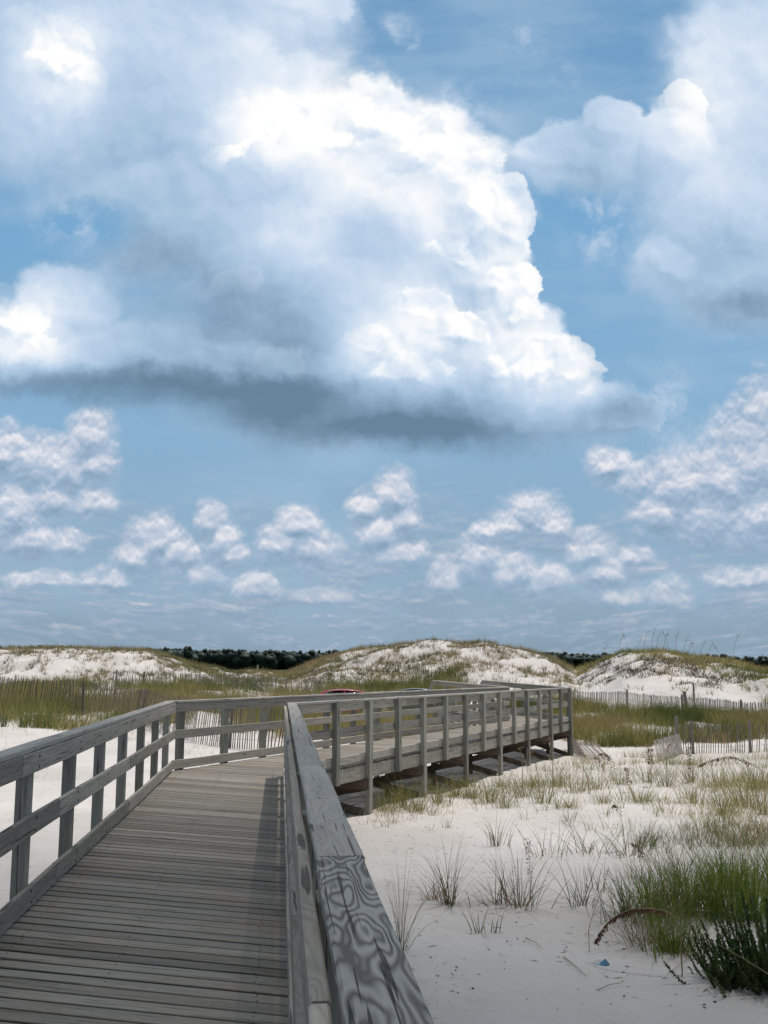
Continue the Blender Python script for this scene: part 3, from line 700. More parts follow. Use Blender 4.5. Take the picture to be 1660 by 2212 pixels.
    gb = GB(); P = scatter(700, 1330, 1850, 33, 56, d_mr)
    tufts(gb, P, 24, .42, .25, .6, .7, .013, (0, 1)); tag(gb.build('meadow_scrub', M['dark_brush']), 'low brown scrub mixed into the grass on the right', 'scrub', kind='stuff')
    # sparse cover
    def d_sp(x, d, px):
        c = nz(x, d, .5, 71) * .5 + nz(x, d, 1.3, 11) * .5
        return np.clip((c - .52) * 5, 0, 1)
    gb = GB(); P = scatter(1600, -200, 560, 22, 36, lambda x, d, px: d_sp(x, d, px) * np.interp(d, [22, 30, 36], [0.05, .5, 1])); P = P[clear_walk(P[:, 0], P[:, 1])]
    tufts(gb, P, 9, .28, .14, .7, .9, .007, (.35, 1)); tag(gb.build('sparse_grass', M['blade_dune']), 'sparse dry grass on the sand beyond the left handrail', 'grass', kind='stuff')
    gb = GB(); P = scatter(4200, 1130, 1850, 15, 34, lambda x, d, px: np.clip(d_sp(x, d, px) + .25 * (px > 1480) * (d < 24), 0, 1) * np.interp(px, [1130, 1300, 1450, 1600], [.22, .42, .8, 1])); P = P[clear_walk(P[:, 0], P[:, 1])]
    tufts(gb, P, 12, .40, .12, .5, .9, .008, (.1, .9)); tag(gb.build('sparse_grass', M['blade_olive']), 'sparse yellow green grass on the sand right of the boardwalk end', 'grass', kind='stuff')
    gb = GB(); P = scatter(1300, 1330, 1900, 9.5, 17, lambda x, d, px: np.clip((nz(x, d, .9, 23) - .35) * 3, 0, 1) * np.interp(px, [1330, 1500, 1700], [.25, .8, 1]))
    tufts(gb, P, 10, .50, .10, .5, 1.1, .0052, (0, 1)); tag(gb.build('sparse_grass', M['blade_grey']), 'thin wiry grass spread over the sand at the right edge', 'grass', kind='stuff')
# ------------------------------------------------------------------ single clumps
def clump(px, py, hpx, label, mat='blade_grey', nb=34, spread=.05, lean=.5, bend=.7, width=.0085, tint=(.1, .7), group=None, wpx=None, brown=.25, name='grass_clump', cat='grass clump'):
    p = hit(px, py); d = p.y; h = hpx * d / F
    if wpx: spread = wpx * d / F
    gb = GB(); m = int(nb * 1.6)
    az = rng.uniform(0, 2 * np.pi, m); rr = np.abs(rng.normal(0, 1, m)) * spread
    x = p.x + np.sin(az) * rr; y = p.y + np.cos(az) * rr * .8
    tn = np.clip(rng.uniform(*tint, m), 0, 1); tn[rng.random(m) < brown] = rng.uniform(.85, 1)
    V, Fq, T = blades(np.stack([x, y, H(x, y) - .02], 1), h * rng.uniform(.55, 1.25, m), np.minimum(np.abs(rng.normal(0, lean, m)), 1.15), az + rng.normal(0, .6, m), np.abs(rng.normal(bend, .35, m)), width * rng.uniform(.7, 1.2, m), 5, tn)
    gb.add(V, Fq, T); o = gb.build(name, M[mat], org=p); o.location = p
    return tag(o, label, cat, group)
def tube(gb, pts, r0, r1, tint=.5, sides=5):
    pts = [np.array(q, float) for q in pts]; n = len(pts); V = []
    for i, q in enumerate(pts):
        a = pts[min(i + 1, n - 1)] - pts[max(i - 1, 0)]; a /= np.linalg.norm(a) + 1e-9
        u = np.cross(a, (0.3, .2, 1.0)); u = u if np.linalg.norm(u) > .05 else np.cross(a, (1, 0, 0)); u /= np.linalg.norm(u); w = np.cross(a, u)
        r = r0 + (r1 - r0) * i / (n - 1)
        for k in range(sides):
            t = 2 * np.pi * k / sides; V.append(q + u * r * np.cos(t) + w * r * np.sin(t))
    idx = np.arange(n * sides).reshape(n, sides); Fq = []
    for i in range(n - 1):
        for k in range(sides): Fq.append((idx[i, k], idx[i, (k + 1) % sides], idx[i + 1, (k + 1) % sides], idx[i + 1, k]))
    gb.add(np.array(V), np.array(Fq), np.full(len(V), tint))
def seeds(gb, pts, count, size, hang=.8, r=None):
    """flat pointed spikelets hanging along a drooping head"""
    pts = np.array(pts); n = len(pts); V = []; Fq = []; T = []
    for i in range(count):
        q = random.random() * (n - 1.001); k = int(q); c = pts[k] + (pts[k + 1] - pts[k]) * (q - k)
        ax = (pts[k + 1] - pts[k]); ax = ax / (np.linalg.norm(ax) + 1e-9)
        dr = np.array([random.gauss(0, .5), random.gauss(0, .5), -hang]) + ax * .7; dr /= np.linalg.norm(dr)
        st = c + dr * size * .3 * random.random() * 2
        w = np.cross(dr, np.array([random.gauss(0, 1), random.gauss(0, 1), random.gauss(0, 1)])); w /= np.linalg.norm(w)
        L = size * random.uniform(.6, 1.2); b = len(V)
        V += [st, st + dr * L * .45 + w * L * .17, st + dr * L, st + dr * L * .45 - w * L * .17]; Fq.append((b, b + 1, b + 2, b + 3)); t = random.random(); T += [t] * 4
    gb.add(np.array(V), np.array(Fq), np.array(T))
def sea_oat(px, py, hpx, label, lean_x=0.0, droop=1.0, head=.35, nseed=70, size=.02, thick=.003, head_dir=None, leaves=3, group=None):
    """stem rises hpx on the view, head droops to one side"""
    p = hit(px, py); s = p.y / F; h = hpx * s; size *= 1.5; nseed = int(nseed * 1.3); root = empty('sea_oat', p)
    tag(root, label, 'sea oat', group)
    hd = head_dir if head_dir is not None else random.choice((-1, 1)); pts = []; n = 12
    for i in range(n + 1):
        t = i / n; pts.append((lean_x * s * t ** 1.2 + hd * h * head * .9 * max(0, t - .6) ** 1.3 * droop, random.uniform(-.003, .003), h * (t - max(0, t - .72) ** 1.6 * 1.9 * droop)))
    g = GB(); tube(g, pts, thick, thick * .45, .55); g.build('stem', M['stalk'], root)
    g = GB(); k0 = int(n * (1 - head)); seeds(g, pts[k0:], nseed, size); g.build('seed_head', M['oat'], root)
    if leaves:
        g = GB(); a = rng.uniform(0, 2 * np.pi, leaves); m = leaves
        V, Fq, T = blades(np.zeros((m, 3)) + np.array([0, 0, h * .05]), h * rng.uniform(.4, .7, m), rng.uniform(.15, .4, m), a, rng.uniform(.6, 1.1, m), np.full(m, thick * 2), 5, rng.uniform(.2, .9, m))
        g.add(V, Fq, T); g.build('leaf_blades', M['blade_grey'], root)
    return root
# foreground clumps, one by one
clump(868, 2058, 200, 'thin upright grass clump against the outer edge of the bold grained handrail', nb=16, lean=.28, bend=.5, width=.0055, spread=.03)
clump(975, 1955, 140, 'bushy grass clump with brown dead base, alone on the sand right of the handrail', nb=42, lean=.75, bend=.6, wpx=14, brown=.35)
clump(940, 1945, 60, 'low brown dead tussock pressed against the bushy lone grass clump', nb=26, lean=1.0, bend=.5, wpx=14, brown=.9)
clump(1125, 1960, 130, 'leaning grass clump below the short brown seed spike', nb=50, lean=.7, bend=.6, wpx=26, brown=.3)
clump(1070, 1955, 100, 'thin spreading grass between the bushy lone clump and the brown seed spike', nb=26, lean=.8, bend=.7, wpx=26)
clump(1038, 2018, 70, 'small two stemmed grass sprout nearest to the bushy lone clump, below it', nb=9, lean=.5, bend=.3, wpx=14)
clump(1070, 2016, 60, 'single short dark grass shoot on bare sand below the brown seed spike', nb=4, lean=.15, bend=.2, wpx=3)
clump(1075, 1828, 75, 'small upright grass clump on the bright sand nearest the boardwalk posts', nb=22, lean=.4, bend=.6, wpx=12)
clump(1255, 1958, 110, 'long bladed grass clump left of the leaning dry stalk', nb=26, lean=.7, bend=.5, wpx=26)
clump(1180, 1850, 80, 'pale wispy grass tuft in the middle of the open sand', nb=20, lean=.8, bend=.8, wpx=34, tint=(.3, .8))
clump(1270, 1845, 90, 'wide arching grass tuft above the leaning dry stalk', nb=32, lean=.8, bend=1.0, wpx=36)
clump(1360, 1850, 110, 'arching grey green tuft right of the middle of the open sand', nb=36, lean=.7, bend=1.0, wpx=36)
clump(1290, 1925, 60, 'very low grass tuft around the foot of the leaning dry stalk', nb=14, lean=.9, bend=.6, wpx=20)
clump(968, 1788, 40, 'tiny grass sprout closest to the boardwalk post foot', nb=9, lean=.5, bend=.5, wpx=5, brown=.5)
clump(930, 1795, 22, 'tiny withered sprout left of the tiny green one', nb=7, lean=.8, bend=.5, wpx=5, brown=.9)
clump(1400, 2045, 150, 'large dry brown and grey clump hanging over the blue scrap', nb=150, lean=.9, bend=.8, wpx=44, brown=.5, width=.005)
clump(1360, 1985, 120, 'grey spreading tussock behind the red brown drooping seed head', nb=80, lean=.9, bend=.6, wpx=40, brown=.2)
for (px, py, h, w, lb) in ((1420, 1990, 150, 40, 'bright green dense grass clump, left end of the green bank at the right edge'), (1490, 1980, 170, 38, 'bright green dense grass clump, second in the green bank at the right edge'),
        (1560, 1985, 190, 40, 'tall bright green grass clump, third in the green bank at the right edge'), (1630, 1990, 200, 40, 'tall bright green grass clump cut by the right edge of the picture'),
        (1460, 2060, 120, 34, 'mixed green and brown grass clump in front of the green bank'), (1690, 1960, 210, 44, 'rearmost tall green clump at the far right edge'), (1590, 1925, 120, 40, 'upper green clump behind the tallest of the green bank')):
    clump(px, py, h * .86, lb, 'blade_green', nb=150, lean=.30, bend=.7, wpx=w, brown=.08, width=.0085, tint=(0, .75))
_o = 'first second third fourth fifth sixth seventh eighth ninth tenth eleventh twelfth thirteenth fourteenth fifteenth sixteenth seventeenth eighteenth nineteenth'.split()
ORD = _o + ['twentieth'] + ['twenty ' + w for w in _o[:9]] + ['thirtieth'] + ['thirty ' + w for w in _o[:9]]
FR = [(830, 1752, 70), (868, 1745, 80), (905, 1752, 70), (945, 1735, 80), (985, 1722, 60), (1020, 1725, 60), (1062, 1735, 90), (1095, 1745, 70), (1130, 1722, 90), (1172, 1735, 110),
      (1205, 1700, 60), (1245, 1712, 90), (1290, 1705, 60), (1340, 1695, 60), (1400, 1690, 70), (1440, 1700, 80), (1495, 1690, 90), (1550, 1700, 90), (1610, 1745, 150), (1650, 1760, 170),
      (1500, 1735, 80), (1560, 1760, 90), (1380, 1735, 60), (1300, 1735, 40), (1640, 1700, 110), (1590, 1690, 60), (1230, 1745, 40), (880, 1720, 50), (930, 1708, 50), (850, 1735, 60), (1010, 1700, 40), (1150, 1700, 45), (1085, 1700, 40)]
for i, (px, py, h) in enumerate(sorted(FR)):
    clump(px, py, h * .9, ORD[i] + ' from the left of the yellow green grass clumps beside the boardwalk', 'blade_olive', nb=60, lean=.42, bend=.7, wpx=20, width=.0085, tint=(.05, .7), brown=.15, group='yellow green grass clumps in the band beside the boardwalk')
LOW = []
for i in range(26):
    px = 810 + i * 17 + random.uniform(-8, 8); py = 1772 - i * 3.1 + random.uniform(-8, 8) - (10 if i > 8 else 0)
    p_ = hit(px, py); LOW.append((p_.x, p_.y))
gb = GB(); LOW = np.array(LOW); LOW = np.concatenate([LOW + rng.normal(0, .35, LOW.shape) for _ in range(5)])
tufts(gb, LOW, 14, .30, .10, .6, .8, .007, (.2, .9)); tag(gb.build('sparse_grass', M['blade_olive']), 'low dry grass on the sunny sand just outside the boardwalk shade', 'grass', kind='stuff')
# sea oats
sea_oat(1408, 1700, 95, 'tall dark brown sea oat standing upright in front of the fence corner', 2, .35, .5, 150, .045, .006)
sea_oat(1492, 1690, 75, 'short upright brown sea oat spike left of the arched one', -1, .1, .6, 120, .040, .006)
sea_oat(1362, 1712, 55, 'stubby dark sea oat left of the tall dark brown one', -3, .3, .6, 90, .040, .005)
sea_oat(1345, 1735, 130, 'slender sea oat bending left over the bright sand', -30, .9, .45, 80, .038, .004, -1)
sea_oat(1318, 1720, 100, 'thin dark sea oat leaning left of the slender bending one', -20, .8, .5, 70, .034, .004, -1)
sea_oat(1149, 1968, 150, 'single sea oat with a short brown seed spike in the lone clump', -5, .1, .45, 60, .022, .003)
sea_oat(1352, 1838, 120, 'sea oat with a small hooked red brown head above the open sand', -14, 1.0, .35, 60, .030, .003, -1)
sea_oat(1420, 1930, 120, 'faded sea oat leaning in the wiry grass left of the green bank', -40, .6, .4, 60, .026, .003, -1)
sea_oat(1440, 1660, 60, 'short pale sea oat by the fence corner post', 4, .6, .5, 60, .034, .005)
def arch(pts_px, dref, label, thick=.006, nseed=160, size=.045, k0=.35, mat='stalk'):
    """an arching stalk through the given view points, standing in the plane at depth dref"""
    P = []
    for (px, py) in pts_px:
        r = ray(px, py); t = dref / r[1]; P.append(np.array([r[0] * t, dref, EYE + r[2] * t]))
    Q = []
    for i in range(len(P) - 1):
        a = P[max(i - 1, 0)]; b = P[i]; c = P[i + 1]; d = P[min(i + 2, len(P) - 1)]
        for t in np.linspace(0, 1, 6, endpoint=False):
            Q.append(.5 * ((2 * b) + (-a + c) * t + (2 * a - 5 * b + 4 * c - d) * t * t + (-a + 3 * b - 3 * c + d) * t ** 3))
    Q.append(P[-1]); Q = [q + np.array([0, .25 * i / len(Q), 0]) for i, q in enumerate(Q)]
    org = Q[0].copy(); org[2] = Hs(org[0], org[1]); root = empty('sea_oat', org); tag(root, label, 'sea oat')
    if Q[0][2] > org[2]: Q.insert(0, org.copy())
    Q = [q - org for q in Q]
    g = GB(); tube(g, Q, thick, thick * .4, .5); g.build('stem', M[mat], root)
    if nseed: g = GB(); seeds(g, Q[int(len(Q) * k0):], nseed, size); g.build('seed_head', M['oat'], root)
    return root
arch([(1650, 1668), (1625, 1650), (1590, 1636), (1565, 1638), (1540, 1645), (1520, 1655)], 20, 'arched brown sea oat with hanging seeds at the right edge, above the grass band', .008, 190, .06, .2)
arch([(1470, 2010), (1450, 1975), (1400, 1968), (1360, 1978), (1325, 2005), (1300, 2050)], 8.9, 'big red brown drooping sea oat head pointing at the blue scrap', .006, 520, .038, .28)
arch([(1272, 2010), (1290, 1965), (1310, 1930), (1328, 1885)], 9.6, 'dry leaning stalk rising from bare sand left of the green bank', .0038, 26, .02, .55)
arch([(1680, 2120), (1660, 2105), (1600, 2070), (1562, 2052), (1540, 2048)], 8.0, 'pale yellow bent stalk crossing the dark bush at the right edge', .0045, 0, .02, .9)
# stalks in front of the shaded timbers
for (a, b, d, lb) in (((1165, 1690), (1145, 1595), 20.5, 'rusty upright stalk in front of the middle boardwalk posts'), ((1272, 1690), (1240, 1600), 21.5, 'tan stalk leaning left across the boardwalk posts'), ((1130, 1700), (1128, 1615), 20, 'thin rusty stalk below the deck edge'), ((1195, 1690), (1192, 1590), 21, 'rusty stalk with a ragged top below the deck edge')):
    arch([a, ((a[0] + b[0]) / 2 + 2, (a[1] + b[1]) / 2), b], d, lb, .008, 30, .05, .6)
# oats on the right dune skyline
for i, px in enumerate([1295, 1330, 1352, 1372, 1385, 1402, 1412, 1428, 1440, 1452, 1470, 1480, 1497, 1505, 1520, 1548, 1575]):
    d = float(ridge(px)) - 1; x = (px - CX) / F * d; z = Hs(x, d); o = empty('sea_oat', (x, d, z)); tag(o, ORD[i] + ' from the left of the tall sea oats on the right dune skyline', 'sea oat', 'sea oats on the right dune skyline')
    h = random.uniform(1.0, 1.75); hd = random.choice((-1, 1, 1)); pts = [(hd * .30 * t ** 1.5 + hd * .3 * max(0, t - .7), 0, h * t) for t in np.linspace(0, 1, 9)]
    g = GB(); tube(g, pts, .010, .006, .3, 4); g.build('stem', M['stalk'], o); g = GB(); seeds(g, pts[5:], 14, .10, .4); g.build('seed_head', M['oat'], o)
# ------------------------------------------------------------------ dark bush bottom right
def shrub(px, py, hpx, wpx, nbr, label, leafmat='shrub', lsize=.026):
    p = hit(px, py); s = p.y / F; root = empty('coastal_shrub', p); tag(root, label, 'shrub')
    gs = GB(); V = []; Fq = []; T = []
    for b in range(nbr):
        az = random.uniform(0, 2 * math.pi); rr = abs(random.gauss(0, .5)) * wpx * s; x0, y0 = math.sin(az) * rr, math.cos(az) * rr * .7
        L = hpx * s * random.uniform(.45, 1.05) * (1 - .35 * min(1, rr / (wpx * s))); le = random.uniform(.1, 1.0) + .4 * rr / (wpx * s); z0 = Hs(p.x + x0, p.y + y0) - p.z - .02
        pts = []; x, y, z = x0, y0, z0; a = le * 1.3
        for i in range(9):
            pts.append((x, y, z)); st = L / 8; x += math.sin(az) * math.sin(a) * st; y += math.cos(az) * math.sin(a) * st; z += math.cos(a) * st; a *= .86; az += random.gauss(0, .22)
        tube(gs, pts, .004, .0015, .1, 4); P = np.array(pts); tn = random.random()
        for i in range(int(L / .0022)):
            q = random.random() ** .8 * 7.99; k = int(q); c = P[k] + (P[k + 1] - P[k]) * (q - k); ax = P[k + 1] - P[k]; ax /= np.linalg.norm(ax)
            dr = ax * 1.0 + np.random.normal(0, .55, 3); dr /= np.linalg.norm(dr); w = np.cross(dr, np.random.normal(0, 1, 3)); w /= np.linalg.norm(w); l = lsize * random.uniform(.6, 1.2); bi = len(V)
            V += [c, c + dr * l * .5 + w * l * .2, c + dr * l, c + dr * l * .5 - w * l * .2]; Fq.append((bi, bi + 1, bi + 2, bi + 3)); T += [min(1, max(0, tn * .6 + random.random() * .4))] * 4
    gs.build('stems', M['dark_brush'], root); g = GB(); g.add(np.array(V), np.array(Fq), np.array(T)); g.build('foliage', M[leafmat], root)
    return root
np.random.seed(4)
shrub(1675, 2130, 190, 95, 170, 'dark green twiggy bush cut by the right edge of the picture, nearest to the viewer')
shrub(1575, 2130, 110, 62, 80, 'low dark bush spreading left from the foot of the nearest twiggy bush', lsize=.024)
# ------------------------------------------------------------------ sand fences
def fence(path, label, height=1.18, pitch=.10, lean=(0, 0), leanvar=.05, sw=.040, mat='slat', posts=3.0, bury=.1, broken=.02, post_h=1.5):
    """wire bound slat fence along ground points"""
    P = [V3(p) for p in path]; org = V3((P[0].x, P[0].y, Hs(P[0].x, P[0].y))); root = empty('sand_fence', org); tag(root, label, 'fence')
    m = MB(); wires = [[], [], []]; s_all = []
    L = [0]
    for a, b in zip(P[:-1], P[1:]): L.append(L[-1] + (b - a).length)
    def at(s):
        for i in range(len(P) - 1):
            if s <= L[i + 1] or i == len(P) - 2:
                q = (s - L[i]) / (L[i + 1] - L[i]); c = P[i].lerp(P[i + 1], q); ax = (P[i + 1] - P[i]).normalized(); return c, ax
    s = 0
    while s < L[-1]:
        c, ax = at(s); g = Hs(c.x, c.y); lx = lean[0] + random.gauss(0, leanvar) + .05 * math.sin(s * .9); ly = lean[1] + .08 * math.sin(s * .37)
        h = height * random.uniform(.95, 1.03)
        if random.random() > broken:
            n = V3((ax.y, -ax.x, 0)); d = (V3((0, 0, 1)) + ax * lx + n * ly).normalized(); b0 = V3((c.x, c.y, g - bury)) - org
            b1 = b0 + d * (h + bury); m.board(b0, b1, sw * random.uniform(.75, 1.15), .009, side=ax, ch=.001)
            for k, q in enumerate((.22, .55, .88)): wires[k].append(tuple(b0 + d * (h * q + bury)))
        s += pitch * random.uniform(.8, 1.2)
    m.build('slats', M[mat], root)
    for wv in wires:
        g = GB(); tube(g, wv, .004, .004, .2, 3); g.build('wire', M['dark_brush'], root)
    if posts:
        s = .3
        while s < L[-1]:
            c, ax = at(s); n = V3((ax.y, -ax.x, 0)); g = Hs(c.x, c.y); a = V3((c.x, c.y, g - .3)) - org + n * .06
            m = MB(); m.board(a, a + V3((random.uniform(-.05, .05), 0, post_h + .3)), .07, .07, side=ax, segs=2, wob=.004); m.build('fence_post', M[mat], root); s += posts
    return root
def G(px, d): return ((px - CX) / F * d, d, 0)
fence([G(-90, 41), G(0, 42), G(160, 41.5), G(250, 39), G(340, 35), G(430, 32.2), G(560, 30.5), G(640, 31)], 'long brown slat fence leaning right through the thick grass on the left', 1.35, .105, (.16, 0), .03, .036, 'slat_dark', 6.0, post_h=1.35)
fence([G(250, 58.5), G(420, 58), G(560, 61), G(700, 60)], 'pale distant slat fence along the foot of the dunes in the middle distance', .95, .09, (.05, 0), .06, .034, 'slat', 5.0, post_h=1.05)
fence([G(1205, 50), G(1290, 49), G(1400, 47), G(1500, 44.5), G(1600, 42.5), G(1660, 43), G(1740, 44)], 'long silver grey slat fence along the foot of the right hand dune', .80, .058, (.02, 0), .015, .030, 'slat', 3.2, post_h=.9)
fence([G(1462, 33), G(1540, 33.3), G(1640, 33.5), G(1760, 33.5)], 'brown upright slat fence before the right grass, cut by the picture edge', .95, .085, (.0, 0), .03, .026, 'slat_dark', 2.0, post_h=1.05)
fence([G(1462, 33), G(1432, 31), G(1408, 30)], 'short fence end sagging toward the sand at the fence corner post', .75, .06, (-.6, .3), .05, .022, 'slat', 0)
fence([G(1228, 34.5), G(1262, 31.8), G(1318, 31.2)], 'collapsed slat fence slumping beside the far boardwalk corner', .75, .055, (-.9, .35), .05, .02, 'slat', 0)
def lone_post(px, py, hpx, w, label, mat='slat_dark', name='wooden_post', d=None):
    p = hit(px, py) if d is None else V3((*G(px, d)[:2], Hs(*G(px, d)[:2]))); h = hpx * p.y / F; m = MB()
    m.board((0, 0, -.3), (random.uniform(-.04, .04), 0, h), w, w, side=(1, 0, 0), segs=3, wob=.004); o = m.build(name, M[mat]); o.location = p; tag(o, label, 'post')
lone_post(1482, 1535, 40, .12, 'dark stump like post in front of the silver grey fence')
lone_post(1502, 1540, 62, .07, 'taller thin post just right of the dark stump like post')
lone_post(1462, 1620, 70, .10, 'leaning corner post where the brown and sagging fences meet')
lone_post(310, 1482, 30, .10, 'dark post at the foot of the left dune')
lone_post(560, 1449, 16, .16, 'small pale post in the grassy saddle below the far trees', 'rail', d=86)
# ------------------------------------------------------------------ far wood
def treeline():
    gb = GB(); bm = bmesh.new(); bmesh.ops.create_icosphere(bm, subdivisions=2, radius=1); bm.verts.ensure_lookup_table()
    SV = np.array([v.co[:] for v in bm.verts]); SF = np.array([[v.index for v in f.verts] for f in bm.faces]); bm.free()
    V = []; Fs = []; T = []; n = 0; r = np.random.default_rng(8)
    for i in range(1500):
        u = r.uniform(-.75, .75); d = r.uniform(880, 980); x = u * d; px = CX + F * u
        top = np.interp(px, [-700, 0, 300, 420, 560, 700, 1200, 1300, 1660, 2200], [18, 18, 16.5, 15.5, 14, 13, 13, 12, 8, 8]) + 2.4 * vnoise(np.array([u * 60.]), np.array([1.]))[0]
        top *= 1 - .28 * r.random() ** 1.5; w = r.uniform(3.0, 6.5); hh = r.uniform(.35, .6) * top
        nn = 1 + .35 * (vnoise(SV[:, 0] * 2.3 + i, SV[:, 2] * 2.3 + SV[:, 1] * 1.7) - .5) * 2
        P = SV * nn[:, None] * np.array([w, w, hh / 1.6]) + np.array([x, d, top - hh / 1.6 - .4]); V.append(P); Fs.append(SF + n); n += len(P); T.append(np.clip(r.uniform(0, .8) + r.normal(0, .15, len(P)), 0, 1))
        for q in range(2):
            w2 = r.uniform(1.2, 2.6); h2 = r.uniform(2.5, 5.5); P = SV * nn[:, None] * np.array([w2, w2, h2 / 2]) + np.array([x + r.uniform(-w, w), d - 1, top - r.uniform(.2, 2.5)]); V.append(P); Fs.append(SF + n); n += len(P); T.append(np.clip(r.uniform(.2, 1) + r.normal(0, .15, len(P)), 0, 1))
        if top - hh * 1.25 > 1:
            P = SV * nn[:, None] * np.array([w * 1.1, w * 1.1, top * .45]) + np.array([x + r.uniform(-2, 2), d + 6, top * .35]); V.append(P); Fs.append(SF + n); n += len(P); T.append(np.clip(r.uniform(0, .5) + np.zeros(len(P)), 0, 1))
    o = mesh_obj('distant_wood', np.concatenate(V), np.concatenate(Fs), M['forest'], attrs={'tint': ('FLOAT', np.concatenate(T))})
    tag(o, 'dark green line of pines far beyond the dunes', 'wood', kind='stuff')
treeline()
# ------------------------------------------------------------------ parked cars behind the far run
SINK = .07
def car(px, d, body_c, label, rz=0.0, red=True):
    x = (px - CX) / F * d; z = Hs(x, d) - SINK; root = empty('parked_car', (x, d, z), rz); tag(root, label, 'car', None)
    paint = plain('car paint ' + label[:6], body_c, .28, .1, .6); glass = plain('car glass', (.012, .016, .02), .08); rub = plain('tyre rubber', (.02, .02, .02), .8); met = plain('bright wheel metal', (.5, .5, .5), .35, .8); dark = plain('car trim', (.03, .03, .035), .5); lampm = plain('lamp glass', (.6, .6, .62), .15)
    W = .86
    def loft(name, secs, mat, parent):
        bm = bmesh.new(); rows = []
        for (xx, hw, z0, z1) in secs:
            b = min(.10, (z1 - z0) * .35)
            pr = [(-hw + .04, z0), (hw - .04, z0), (hw, z0 + b), (hw - .01, z1 - b), (hw - .07, z1), (-hw + .07, z1), (-hw + .01, z1 - b), (-hw, z0 + b)]
            rows.append([bm.verts.new((xx, yy, zz)) for yy, zz in pr])
        for a, b in zip(rows[:-1], rows[1:]):
            for k in range(8): bm.faces.new((a[k], a[(k + 1) % 8], b[(k + 1) % 8], b[k]))
        bm.faces.new(rows[0][::-1]); bm.faces.new(rows[-1]); bmesh.ops.recalc_face_normals(bm, faces=bm.faces)
        me = bpy.data.meshes.new(name); bm.to_mesh(me); bm.free(); me.polygons.foreach_set('use_smooth', np.ones(len(me.polygons), dtype=bool)); me.materials.append(mat)
        o = bpy.data.objects.new(name, me); COL.objects.link(o); o.parent = parent; sb = o.modifiers.new('s', 'SUBSURF'); sb.levels = 1; sb.render_levels = 2; return o
    loft('body', [(-2.2, .70, .35, .72), (-2.12, .80, .28, .86), (-1.5, .87, .25, .94), (-.5, .88, .22, .96), (.7, .88, .22, .97), (1.6, .86, .25, .98), (2.1, .80, .30, .93), (2.2, .72, .38, .80)], paint, root)
    loft('cabin_glass', [(-1.25, .62, .92, .98), (-.55, .70, .92, 1.33), (.2, .72, .92, 1.385), (1.0, .70, .92, 1.34), (1.65, .62, .92, 1.02)], glass, root)
    loft('roof', [(-.62, .60, 1.31, 1.36), (-.1, .66, 1.36, 1.43), (.5, .66, 1.37, 1.44), (1.15, .58, 1.29, 1.345)], paint, root)
    for sy in (-1, 1):
        for nm, pts in (('pillar', [(-1.25, .66, .93), (-.9, .69, 1.14), (-.55, .68, 1.34)]), ('pillar', [(.30, .735, .93), (.30, .715, 1.2), (.28, .68, 1.37)]), ('pillar', [(1.68, .64, .95), (1.4, .67, 1.15), (1.05, .66, 1.33)])):
            g = GB(); tube(g, [(a, b * sy, c) for a, b, c in pts], .045, .04, .5, 6); o = g.build(nm, paint, root)
        m = MB(); m.board((-.95, sy * .98, 1.0), (-.80, sy * .98, 1.0), .16, .12, side=(0, 1, 0), ch=.03); m.build('wing_mirror', paint, root)
        for xx in (-1.35, 1.35):
            bm = bmesh.new(); bmesh.ops.create_cone(bm, cap_ends=True, segments=28, radius1=.32, radius2=.32, depth=.2, matrix=Matrix.Translation((xx, sy * .80, .32)) @ Matrix.Rotation(math.pi / 2, 4, 'X'))
            me = bpy.data.meshes.new('wheel'); bm.to_mesh(me); bm.free(); me.materials.append(rub); w = bpy.data.objects.new('wheel', me); COL.objects.link(w); w.parent = root
            bm = bmesh.new(); bmesh.ops.create_cone(bm, cap_ends=True, segments=20, radius1=.2, radius2=.17, depth=.03, matrix=Matrix.Translation((xx, sy * .913, .32)) @ Matrix.Rotation(sy * -math.pi / 2, 4, 'X'))
            me = bpy.data.meshes.new('rim'); bm.to_mesh(me); bm.free(); me.materials.append(met); q = bpy.data.objects.new('rim', me); COL.objects.link(q); q.parent = w
        m = MB(); m.board((-2.19, sy * .45, .66), (-2.19, sy * .70, .68), .14, .06, side=(0, 0, 1), ch=.02); m.build('headlight', lampm, root)
    return root
car(733, 51, (.52, .045, .13), 'pinkish red parked car, only its roof and side windows showing above the handrail', .06)
SINK = .14
car(890, 51, (.10, .12, .13), 'dark grey parked car, only the top of its roof showing above the handrail', -.04)
# ------------------------------------------------------------------ litter on the near sand
def scrap():
    p = hit(1308, 2086); bm = bmesh.new(); pts = [(-.055, 0, .0), (.0, -.03, .008), (.05, .0, .0), (.035, .03, .02), (-.03, .03, .022), (.012, .01, .052), (-.09, .03, .004)]
    vs = [bm.verts.new(q) for q in pts]
    for f in ((0, 1, 5), (1, 2, 5), (2, 3, 5), (3, 4, 5), (4, 0, 5), (4, 6, 0)): bm.faces.new([vs[k] for k in f])
    me = bpy.data.meshes.new('blue_scrap'); bm.to_mesh(me); bm.free(); me.materials.append(plain('blue plastic', (.07, .22, .34), .35)); o = bpy.data.objects.new('plastic_scrap', me); COL.objects.link(o)
    o.location = p; o.rotation_euler = (0, 0, .4); so = o.modifiers.new('t', 'SOLIDIFY'); so.thickness = .002
    tag(o, 'crumpled blue plastic scrap lying on the sand below the drooping seed head', 'litter')
scrap()
def twig(px, py, px2, py2, label, r=.004):
    a = hit(px, py); b = hit(px2, py2); a.z += .012; b.z += .02; g = GB(); mid = (a + b) / 2 + V3((random.uniform(-.01, .01), 0, .012))
    o_ = a.copy(); tube(g, [a - o_, (a + mid) / 2 - o_, mid - o_, (b + mid) / 2 - o_, b - o_], r, r * .5, .3); o = g.build('driftwood_twig', M['stalk']); o.location = o_; tag(o, label, 'twig')
